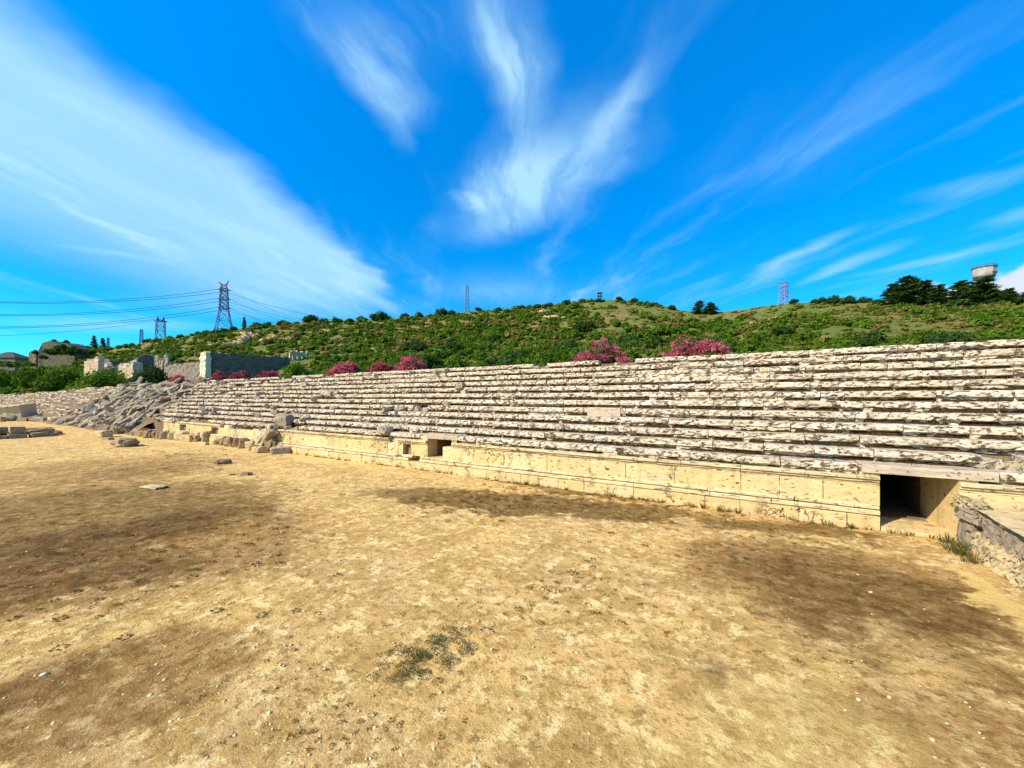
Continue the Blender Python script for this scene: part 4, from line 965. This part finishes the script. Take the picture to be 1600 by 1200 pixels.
for q, (x, yt, w, lab) in enumerate(((246, 554, 5, 'slim pale pillar stub next to the round headed vault'), (253, 559, 6, 'short broken pillar stub between two taller ones'), (261, 553, 5, 'tallest pale pillar stub, right of the round headed vault'))):
    d = 100; s_ = w / (FPX / d) / 2; c = Vector(plan(x, d)); jag_wall('pillar_stub', lab, (c.x - RX[0] * s_, c.y - RX[1] * s_), (c.x + RX[0] * s_, c.y + RX[1] * s_), 5, [(0, zpx(yt + 2, d)), (.5, zpx(yt, d)), (1, zpx(yt + 1.5, d))], .8, M_PALE, 40 + q, cat='ruined pillar')
# rocky ruin and buildings on the far left skyline
jag_wall('overgrown_tower_ruin', 'dark overgrown block of ruined masonry on the left skyline', plan(72, 205), plan(128, 196), 10, [(0, zpx(548, 205)), (.12, zpx(537, 205)), (.3, zpx(534, 203)), (.55, zpx(539, 200)), (.75, zpx(537, 199)), (1, zpx(545, 196))], 6, stone('overgrown_masonry', (.10, .10, .06), (.08, .085, .05), pits=1.2, grey=(.16, .14, .11), stretch=1), 50, cat='ruin')
jag_wall('tower_stub', 'small square ruined tower stub left of the overgrown ruin', plan(50, 205), plan(61, 205), 10, [(0, zpx(553, 205)), (.2, zpx(549, 205)), (.8, zpx(549, 205)), (1, zpx(555, 205))], 3, M_ROCK, 52, cat='ruin')
for q, (x, y, w) in enumerate(((78, 549, 22), (92, 547, 26), (106, 549, 24), (118, 546, 22), (128, 549, 14), (99, 541, 17), (68, 556, 14))):
    d = 188; s_ = w / (FPX / d) / 2; c = plan(x, d); o = link('ruin_shrub', SHRUBD[q % 4], loc=(c[0], c[1], zpx(y + 4, d)), scale=(s_, s_, s_)); tag(o, 'dark shrub growing against the face of the overgrown ruin', 'shrub', 'shrubs on the face of the overgrown ruin')
for q, (x, y, w) in enumerate(((-2, 566, 22), (14, 567, 20), (30, 566, 20), (46, 566, 18))):
    d = 185; s_ = w / (FPX / d) / 2; c = plan(x, d); o = link('house_shrub', SHRUB[q % 6], loc=(c[0], c[1], zpx(y + 5, d)), scale=(s_, s_, s_ * .9)); tag(o, 'green shrub screening the wall of the hip roofed house', 'shrub', 'shrubs in front of the old house')
for (x, y, w, lab) in ((85, 533, 13, 'small dark shrub growing on top of the overgrown ruin, left one'), (104, 533, 11, 'small dark shrub growing on top of the overgrown ruin, right one'), (56, 549, 12, 'small dark shrub growing on the tower stub')):
    d = 203; s_ = w / (FPX / d) / 2; c = plan(x, d); o = link('ruin_shrub', SHRUBD[1], loc=(c[0], c[1], zpx(y + 3, d)), scale=(s_, s_, s_)); tag(o, lab, 'shrub')
def house():
    d = 212; c = plan(16, d); k_ = FPX / d; t = thing('old_house', 'dark hip roofed house at the left end of the skyline', 'house', (c[0], c[1], 0), YAW); w, dp = 44 / k_, 8.; ze = zpx(560, d); zr = zpx(550, d)
    mb = MB(); mb.box(-w / 2, w / 2, -dp / 2, dp / 2, 8, ze); link('wall', mb.mesh('wall', plain('old_plaster', (.2, .17, .15), .9)), t)
    mb = MB(); e = .6; v = [(-w / 2 - e, -dp / 2 - e, ze), (w / 2 + e, -dp / 2 - e, ze), (w / 2 + e, dp / 2 + e, ze), (-w / 2 - e, dp / 2 + e, ze), (-w * .12, 0, zr), (w * .08, 0, zr)]
    mb.add(v, [(0, 1, 5, 4), (1, 2, 5), (2, 3, 4, 5), (3, 0, 4), (3, 2, 1, 0)]); link('roof', mb.mesh('roof', M_ROOF), t)
    for xx in (-w * .25, w * .15):
        mb = MB(); mb.box(xx - .6, xx + .6, -dp / 2 - .06, -dp / 2 + .05, ze - 2.4, ze - .9); link('window', mb.mesh('window', M_CONCD), t)
house()
# pale rock faces breaking out of the scrub
def outcrop(x, y, w, h, r, label, seed, m=M_CLIFF):
    k_ = pxm(x, r); v, f = ICO4; out = []
    for p_ in v:
        n = .5 * nz(p_[0] * 2 + seed, p_[1] * 1.4, p_[2] * 1.4) + .5 * nz(p_[0] * 6 + seed, p_[1] * 4, p_[2] * 2.5) + .3 * nz(p_[0] * 14, p_[1] * 9 + seed, p_[2] * 6); out.append(p_ * (1 + n) * (.72 + .28 * round(2.2 * nz(p_[0] * 3 + seed, p_[2] * 2, 4))))
    c = at(x, y, r); hz_ = hill_pt(x, r).z
    o = link('rock_outcrop', np_mesh('rock_outcrop', out, f, m, nr.random(len(f))), loc=(c.x, c.y, c.z)); o.scale = (w / k_ / 2, 2.2, h / k_ / 2); o.rotation_euler = (0, 0, YAW - math.atan((x - 800) / FPX)); tag(o, label, 'rock outcrop'); return o
def r_on(x, y):                              # distance at which the slope stands in that direction
    a = math.atan((x - 800) / FPX) - YAW; rs = np.linspace(float(foot_r(a)) + 1, ridge_r(x), 300); zz = hill(np.full(300, a), rs)
    yy = HOR - (zz - CAMZ) / (rs * math.cos(a + YAW)) * FPX; return float(np.interp(-y, -yy, rs))
for q, (x, y, w, h, lab) in enumerate(((395, 532, 34, 26, 'big sunlit ochre rock face above the tall dark wall'), (370, 540, 38, 16, 'pale rock ledge sloping left from the big ochre rock face'), (345, 541, 22, 9, 'small pale rock ledge directly above the end of the tall wall'), (424, 533, 32, 13, 'pale rock strip right of the big ochre rock face'), (455, 531, 24, 10, 'brownish rock patch farther right of the ochre rock face'),
        (868, 500, 42, 17, 'tan bare rock scar below the summit'), (846, 491, 30, 14, 'reddish bare rock just under the crest left of the summit'), (1165, 508, 34, 8, 'pale rock ledge below the saddle'), (1145, 512, 14, 5, 'small white rock left of the ledge below the saddle'), (1210, 499, 16, 6, 'small pale rock below the lattice mast on the right'), (668, 513, 22, 8, 'reddish bare patch of rock in the scrub left of the thin mast'), (512, 520, 18, 9, 'ochre bare rock in the scrub at the left'))):
    outcrop(x, y, w, h, r_on(x, y) + 1.2, lab, q * 3.7)

# ------------------------------------------------------------------ pylons, masts, cables, water tower
def lattice(t, name, m, levels, bar=.16):
    """four tapering legs with crossed bracing; levels = [(z, half width)]"""
    mb = MB(); legs = [MB() for _ in range(4)]
    for (z0, w0), (z1, w1) in zip(levels[:-1], levels[1:]):
        c0 = [(-w0, -w0, z0), (w0, -w0, z0), (w0, w0, z0), (-w0, w0, z0)]; c1 = [(-w1, -w1, z1), (w1, -w1, z1), (w1, w1, z1), (-w1, w1, z1)]
        for q in range(4):
            legs[q].bar(c0[q], c1[q], bar * 1.5); n = (q + 1) % 4
            mb.bar(c0[q], c1[n], bar); mb.bar(c0[n], c1[q], bar); mb.bar(c1[q], c1[n], bar)
    for L_ in legs: link('leg', L_.mesh('leg', m), t)
    link(name, mb.mesh(name, m), t)
cab_pts = []
def pylon_main():
    r = 300.; x = 350; k_ = pxm(x, r); ztop = at(x, 444, r).z; zb = at(x, 540, r).z; p = at(x, 500, r); t = thing('lattice_pylon', 'tall lattice power pylon with red tinted head and horned top on the left ridge', 'pylon', (p.x, p.y, zb), YAW + R(25))
    H = ztop - zb; y2z = lambda y: at(x, y, r).z - zb
    lv = [(0, 15 / k_), (y2z(515), 10.5 / k_), (y2z(500), 8 / k_), (y2z(485), 5.8 / k_)] + [(y2z(y), (5.8 - (485 - y) * .045) / k_) for y in (478, 471, 464, 457, 451)]
    lattice(t, 'bracing', M_STEEL, lv, .19)
    for y in (481, 467, 453):
        mb = MB(); z = y2z(y); L_ = 9.0 / k_
        for s_ in (-1, 1):
            for yy in (-.8, .8): mb.bar((0, yy, z + .9), (s_ * L_, 0, z), .17); mb.bar((0, yy, z - .5), (s_ * L_, 0, z), .17)
            cab_pts.append((t, Vector((s_ * L_, 0, z)), s_, y))
        link('cross_arm', mb.mesh('cross_arm', M_STEEL), t)
    mb = MB(); w1 = 4.4 / k_
    for s_ in (-1, 1):
        for yy in (-1, 1): mb.bar((s_ * w1, yy * w1, y2z(451)), (s_ * w1 * .5, yy * w1 * .5, y2z(444)), .3); mb.bar((s_ * w1, yy * w1, y2z(451)), (-s_ * w1 * .5, yy * w1 * .5, y2z(444)), .24)
    link('red_head', mb.mesh('red_head', M_RED), t)
    for s_ in (-1, 1):
        mb = MB(); mb.bar((s_ * w1 * .3, 0, y2z(446)), (s_ * 6.5 / k_, 0, y2z(437 if s_ > 0 else 441)), .5, w2=.2); mb.bar((s_ * w1 * .5, .6, y2z(449)), (s_ * 6.5 / k_, 0, y2z(437 if s_ > 0 else 441)), .3, w2=.2); link('horn', mb.mesh('horn', M_STEEL), t)
    return t
big = pylon_main(); bpy.context.view_layer.update()
def cable(a, b, sag, label, rad=.10):
    mb = MB(); a, b = Vector(a), Vector(b); pts = [a.lerp(b, q / 24) - Vector((0, 0, 4 * sag * (q / 24) * (1 - q / 24))) for q in range(25)]
    mb.tube(pts, [rad] * 25, 5); tag(link('power_cable', mb.mesh('power_cable', M_CABLE)), label, 'cable', None)
mw = big.matrix_world
lev = {453: 'top', 467: 'middle', 481: 'lowest'}
for (t, loc, s_, y) in cab_pts:
    w = mw @ loc; pos = 'near' if s_ > 0 else 'far'
    left = at(-260, {453: 455, 467: 480, 481: 503}[y] + (2 if s_ > 0 else 0), 330)
    cable(w, left, 6, f'{lev[y]} level power cable, {"lower" if s_ > 0 else "upper"} of its pair, left of the big pylon', .11)
    right = at(620 if s_ < 0 else 540, {453: 516, 467: 526, 481: 536}[y], 260)
    cable(w, right, 3, f'{lev[y]} level power cable, {"longer" if s_ < 0 else "shorter"} of its pair, right of the big pylon', .09)
def portal():
    r = 420.; x = 251; k_ = pxm(x, r); p = at(x, 523, r); zb = at(x, 532, r).z; t = thing('portal_pylon', 'small twin topped lattice pylon on the left skyline', 'pylon', (p.x, p.y, zb), YAW + R(30)); z = lambda y: at(x, y, r).z - zb
    lattice(t, 'bracing', M_STEEL, [(0, 6 / k_), (z(517), 5.2 / k_), (z(510), 5 / k_), (z(503), 5 / k_)], .2)
    mb = MB(); mb.bar((-8 / k_, 0, z(502)), (8 / k_, 0, z(502)), .7); mb.bar((-5 / k_, 0, z(500)), (5 / k_, 0, z(500)), .5); link('cross_arm', mb.mesh('cross_arm', M_STEEL), t)
    for s_ in (-1, 1):
        mb = MB(); mb.bar((s_ * 5 / k_, 0, z(503)), (s_ * 3.6 / k_, 0, z(495)), .5); mb.bar((s_ * 2 / k_, 0, z(503)), (s_ * 3.6 / k_, 0, z(495)), .5); link('peak', mb.mesh('peak', M_STEEL), t)
    bpy.context.view_layer.update(); w = t.matrix_world @ Vector((-8 / k_, 0, z(502)))
    cable(w, at(-260, 525, 420), 5, 'thin power cable running left from the small twin topped pylon', .11)
portal()
def mast(name, label, x, yt, yb, wt, wb, r, m=M_STEEL, bar=.14, panels=7, cap=None):
    k_ = pxm(x, r); p = at(x, yb, r); zb = at(x, yb + 12, r).z; t = thing(name, label, 'mast', (p.x, p.y, zb), YAW + R(20)); H = at(x, yt, r).z - zb
    lattice(t, 'bracing', m, [(H * q / panels, (wb + (wt - wb) * min(1, q / panels * 1.3)) / k_ / 2) for q in range(panels + 1)], bar)
    mb = MB()
    if cap == 'arms':
        for zz in (.98, .82, .66, .5): 
            w_ = wt / k_ * .62; cs = [(-w_, -w_), (w_, -w_), (w_, w_), (-w_, w_)]
            for q in range(4): mb.bar((*cs[q], H * zz), (*cs[(q + 1) % 4], H * zz), .13)
        link('platform', mb.mesh('platform', m), t)
    else: mb.bar((0, 0, H * .95), (0, 0, H * 1.05), .18); link('antenna', mb.mesh('antenna', m), t)
    return t
mast('lattice_mast', 'thin dark lattice mast standing alone behind the middle of the ridge', 730, 446, 486, 4, 6.5, 205, panels=9, bar=.07)
mast('lattice_mast', 'pale lattice tower with platforms on the right ridge', 1225, 441, 474, 7.5, 12.5, 175, M_PSTEEL, .085, 7, 'arms')
mast('lattice_mast', 'tiny distant mast left of the twin topped pylon', 221, 515, 528, 3, 4.5, 380, bar=.12, panels=5)
mast('lattice_mast', 'tiniest distant mast beside the left skyline conifers', 169, 528, 540, 2, 3.5, 380, bar=.12, panels=5)
def lookout():
    x = 937; r = ridge_r(x) * .99; k_ = pxm(x, r); p = hill_pt(x, r, 1.0); t = thing('lookout_platform', 'small roofed lookout platform above a shrub on the summit', 'lookout', p, YAW); z = lambda y: at(x, y, r).z - p.z
    for sx in (-1, 1):
        for sy in (-1, 1): mb = MB(); mb.bar((sx * .5, sy * .5, -.5), (sx * .5, sy * .5, z(458)), .14); link('leg', mb.mesh('leg', M_CONCD), t)
    mb = MB(); mb.box(-.75, .75, -.75, .75, z(463), z(463) + .15); link('deck', mb.mesh('deck', M_CONCD), t)
    mb = MB(); mb.box(-.8, .8, -.8, .8, z(458.5), z(457.5)); mb.bar((0, 0, z(457.5)), (0, 0, z(455.5)), .12); link('roof', mb.mesh('roof', M_CONCD), t)
lookout()
s_ = 1.2; p = hill_pt(937, ridge_r(937) * .975); o = link('skyline_shrub', SHRUBD[2], loc=(p.x, p.y, p.z + .2), scale=(2.0, 2.0, 1.3)); tag(o, 'dark shrub on the summit right under the lookout platform', 'shrub', None)
def water_tower():
    x = 1538; r = 190.; k_ = pxm(x, r); p = at(x, 470, r); zb = at(x, 500, r).z; t = thing('water_tower', 'concrete water tower with wide flared tank behind the pines', 'water tower', (p.x, p.y, zb), YAW + R(10)); z = lambda y: at(x, y, r).z - zb; w = lambda q: q / k_ / 2 * .82
    def ring(lv, n, m, name, rot=0):
        mb = MB(); v = [(rad * math.cos(rot + q * math.tau / n), rad * math.sin(rot + q * math.tau / n), zz) for zz, rad in lv for q in range(n)]
        mb.add(v, [(i * n + q, i * n + (q + 1) % n, (i + 1) * n + (q + 1) % n, (i + 1) * n + q) for i in range(len(lv) - 1) for q in range(n)] + [tuple(range(n))[::-1], tuple(range((len(lv) - 1) * n, len(lv) * n))]); return link(name, mb.mesh(name, m), t)
    ring([(z(433), w(29)), (z(431), w(31.5)), (z(419.5), w(32.5))], 10, M_CONC, 'tank')
    ring([(z(439), w(18)), (z(436), w(26)), (z(433.05), w(30.5))], 10, M_CONCD, 'flared_base')
    ring([(z(419.4), w(34.5)), (z(417.6), w(34.5))], 10, M_CONCD, 'parapet')
    mb = MB()
    for q in range(10):
        a, b = q * math.tau / 10, (q + 1) * math.tau / 10; ra_ = w(33.6)
        mb.bar((ra_ * math.cos(a), ra_ * math.sin(a), z(417.6)), (ra_ * math.cos(a), ra_ * math.sin(a), z(415.4)), .1); mb.bar((ra_ * math.cos(a), ra_ * math.sin(a), z(415.6)), (ra_ * math.cos(b), ra_ * math.sin(b), z(415.6)), .1)
    link('railing', mb.mesh('railing', M_CONCD), t)
    ring([(z(440.5), w(24)), (z(439.05), w(24))], 12, M_CONC, 'collar')
    for q in range(8):
        a = q * math.tau / 8; mb = MB(); c, s2 = math.cos(a) * w(19), math.sin(a) * w(19); mb.bar((c, s2, 0), (c, s2, z(440.5)), .8); link('column', mb.mesh('column', M_CONC), t)
    ring([(0, w(13)), (z(440.6), w(13))], 10, M_CONC, 'shaft')
    for y in (452, 464): ring([(z(y), w(22)), (z(y - 2), w(22))], 12, M_CONC, 'ring_beam')
    mb = MB(); mb.box(-w(14), w(10), -w(32.6), -w(31.2), z(429.5), z(427.5)); link('overflow_pipe', mb.mesh('overflow_pipe', M_CONCD), t)
water_tower()
def bird():
    p = at(631, 470, 85); t = MB(); t.tube([(-.2, 0, 0), (-.1, 0, .02), (.1, 0, .02), (.25, 0, .0)], [.02, .06, .06, .01], 6)
    for s2 in (-1, 1): t.add([(-.06, 0, .04), (.1, 0, .04), (.04, s2 * .25, .12), (-.02, s2 * .5, .06), (-.06, s2 * .25, .10)], [(0, 1, 2, 4), (4, 2, 3)])
    o = link('bird', t.mesh('bird', M_BIRD), loc=p); o.rotation_euler = (0, .1, YAW); tag(o, 'tiny white bird gliding in the sky above the ridge', 'bird')
bird()

# ------------------------------------------------------------------ left foreground ruins
def low_ring():
    c = at_ground(20, 682); t = MB()
    for tier, (rad, z1, z0) in enumerate(((3.6, .45, -.2), (3.0, .85, .3))):
        n = 15
        for q in range(n):
            a = q * math.tau / n + rnd.uniform(-.06, .06); L_ = rad * math.tau / n * rnd.uniform(.75, .98); ca, sa = math.cos(a), math.sin(a); hh = z1 + rnd.uniform(-.14, .08)
            if rnd.random() < .12: continue
            v = []
            for zz in (z0, hh):
                for rr_ in (rad - .55, rad + rnd.uniform(-.05, .12)):
                    for s2 in (-.5, .5): v.append((c.x + ca * rr_ - sa * L_ * s2 + rnd.uniform(-.05, .05), c.y + sa * rr_ + ca * L_ * s2 + rnd.uniform(-.05, .05), zz + rnd.uniform(-.05, .05)))
            t.add(v, [(0, 1, 3, 2), (4, 6, 7, 5), (0, 2, 6, 4), (1, 5, 7, 3), (0, 4, 5, 1), (2, 3, 7, 6)], rnd.random())
    tag(link('low_ring_wall', t.mesh('low_ring_wall', M_ROCK)), 'low round stepped ring of reddish stones on the field at the left edge', 'ruined wall')
low_ring()
mb = MB(); profile_block(mb, -4.6, 3.2, -1.6, 1.3, [(0, -2.7), (.1, -1.2), (.0, -.25), (-.25, -.2), (-.25, -.02), (.2, 0), (3.2, .1), (3.2, -2.7)], .3, seg=.5, amp=.05, chip=.12, nose=(2, 3, 4), seed=3)
o = link('tilted_slab', mb.mesh('tilted_slab', M_CLIFF), loc=at(12, 645, 118)); o.rotation_euler = (R(4), R(-5), YAW + R(10)); tag(o, 'huge pale slab with ochre side lying below the far tiers at the left edge', 'stone slab')
G_E = 'dark rubble stones at the foot of the far tiers'
for q in range(34):
    x = rnd.uniform(-5, 150); y = 652 + rnd.uniform(-2, 8) + (0 if x < 90 else 3)
    stone_at(x, y, rnd.uniform(7, 17), rnd.uniform(4, 8), (RCK + BLK)[q % 14], 'dark rubble stone at the foot of the far tiers', group=G_E)

# ------------------------------------------------------------------ weeds and pebbles on the field
def rosette(seed, n=90, leaf=.16, hh=.35):
    g = np.random.default_rng(seed); V, F, T = [], [], []; k_ = g.uniform(.5, 1, 9)
    for q in range(n):
        a = g.uniform(0, math.tau); r = math.sqrt(g.random()) * k_[int(a / math.tau * 9) % 9]; c = np.array([r * math.cos(a), r * math.sin(a), g.uniform(0, hh) * (1.1 - r)])
        b = a + g.uniform(-1, 1); d = np.array([math.cos(b), math.sin(b), g.uniform(.0, .9)]); u = np.array([-math.sin(b), math.cos(b), g.uniform(-.3, .3)]); L = leaf * g.uniform(.6, 1.5); w = L * g.uniform(.18, .4)
        o = len(V) * 4; V.append(np.array([c, c + d * L * .5 + u * w, c + d * L, c + d * L * .5 - u * w])); F.append((o, o + 1, o + 2, o + 3)); T.append(g.random())
    return np.concatenate(V), np.array(F), np.array(T)
WEED = [poly_mesh('weed', *rosette(700 + q), F_WEED) for q in range(5)]
def gpt(x, y): p = at_ground(x, y); return p
G_W = 'green weeds in the foreground patch'
for q in range(64):
    t = rnd.random(); x = 612 + 118 * t + rnd.gauss(0, 20); y = 1068 - 85 * t + rnd.gauss(0, 14)
    p = gpt(x, y); s_ = rnd.uniform(.06, .17); o = link('weed', WEED[q % 5], loc=(p.x, p.y, .005), scale=(s_, s_, s_ * .8)); o.rotation_euler = (0, 0, rnd.uniform(0, 6)); tag(o, 'small dark green weed in the patch at the front of the field', 'weed', G_W)
o_p = gpt(728, 1020); o = link('weed', WEED[0], loc=(o_p.x, o_p.y, 0), scale=(.17, .17, .1)); tag(o, 'lone olive weed tuft just right of the green weed patch', 'weed')
o_p = gpt(972, 977); o = link('weed', WEED[1], loc=(o_p.x, o_p.y, 0), scale=(.16, .16, .12)); tag(o, 'single round brownish weed near the middle of the field', 'weed')
CR = [rosette(720 + q, 34, .34, .5) for q in range(5)]
pl = []
def scatter(n, cx, cy, sx, sy, s0, s1):
    for q in range(n):
        x, y = rnd.gauss(cx, sx), rnd.gauss(cy, sy)
        if y < 700 or y > 1215: continue
        p = gpt(x, y)
        if p.y > D1 - .4 or (p.x > 4.2 and p.y > 0): continue
        pl.append((p.x, p.y, .0, rnd.uniform(s0, s1)))
scatter(90, 910, 920, 50, 28, .03, .09); scatter(80, 440, 1140, 70, 45, .02, .05); scatter(330, 760, 778, 130, 15, .05, .15); scatter(330, 960, 800, 140, 18, .04, .13); scatter(140, 1280, 850, 120, 22, .03, .10); scatter(160, 250, 800, 170, 45, .05, .16)
scatter(60, 600, 1150, 90, 40, .02, .055); scatter(90, 330, 830, 130, 40, .05, .14); scatter(90, 150, 880, 150, 60, .05, .13); scatter(70, 1150, 960, 180, 70, .03, .07); scatter(60, 1120, 1160, 130, 30, .02, .05); scatter(70, 560, 980, 200, 60, .03, .06); scatter(40, 230, 715, 110, 12, .1, .25)
tag(link('field_weeds', merged('field_weeds', pl, CR, F_MOSS, .6)), 'withered weed crumbs scattered over the arena floor', 'weeds', kind='stuff')
PV, PF = ICO1; VV, FF = [], []; o_ = 0; TT = []
for q in range(1100):
    y = 640 + 575 * rnd.random() ** .75; x = rnd.uniform(-40, 1640) if rnd.random() < .6 else rnd.gauss(250, 250)
    p = gpt(x, max(y, 690))
    if p.y > D1 - .4 or (p.x > 4.1 and p.y > 0): continue
    s_ = abs(rnd.gauss(0, .010)) + .005; V = PV * np.array([s_ * rnd.uniform(.8, 1.6), s_ * rnd.uniform(.8, 1.4), s_ * .6]) * (1 + .25 * nr.standard_normal((len(PV), 1)) * .5); a = rnd.uniform(0, 6)
    V = np.stack([V[:, 0] * math.cos(a) - V[:, 1] * math.sin(a), V[:, 0] * math.sin(a) + V[:, 1] * math.cos(a), V[:, 2]], -1)
    VV.append(V + np.array([p.x, p.y, s_ * .2])); FF.append(PF + o_); o_ += len(V); TT += [rnd.random()] * len(PF)
mp_ = Mat('pebble_stone', .9, .2); mp_.color(mp_.mix(mp_.attr(), (.72, .56, .33), (.50, .36, .18)))
tag(link('pebbles', np_mesh('pebbles', np.concatenate(VV), np.concatenate(FF), mp_.m, TT)), 'small pale pebbles strewn over the arena floor', 'pebbles', kind='stuff')
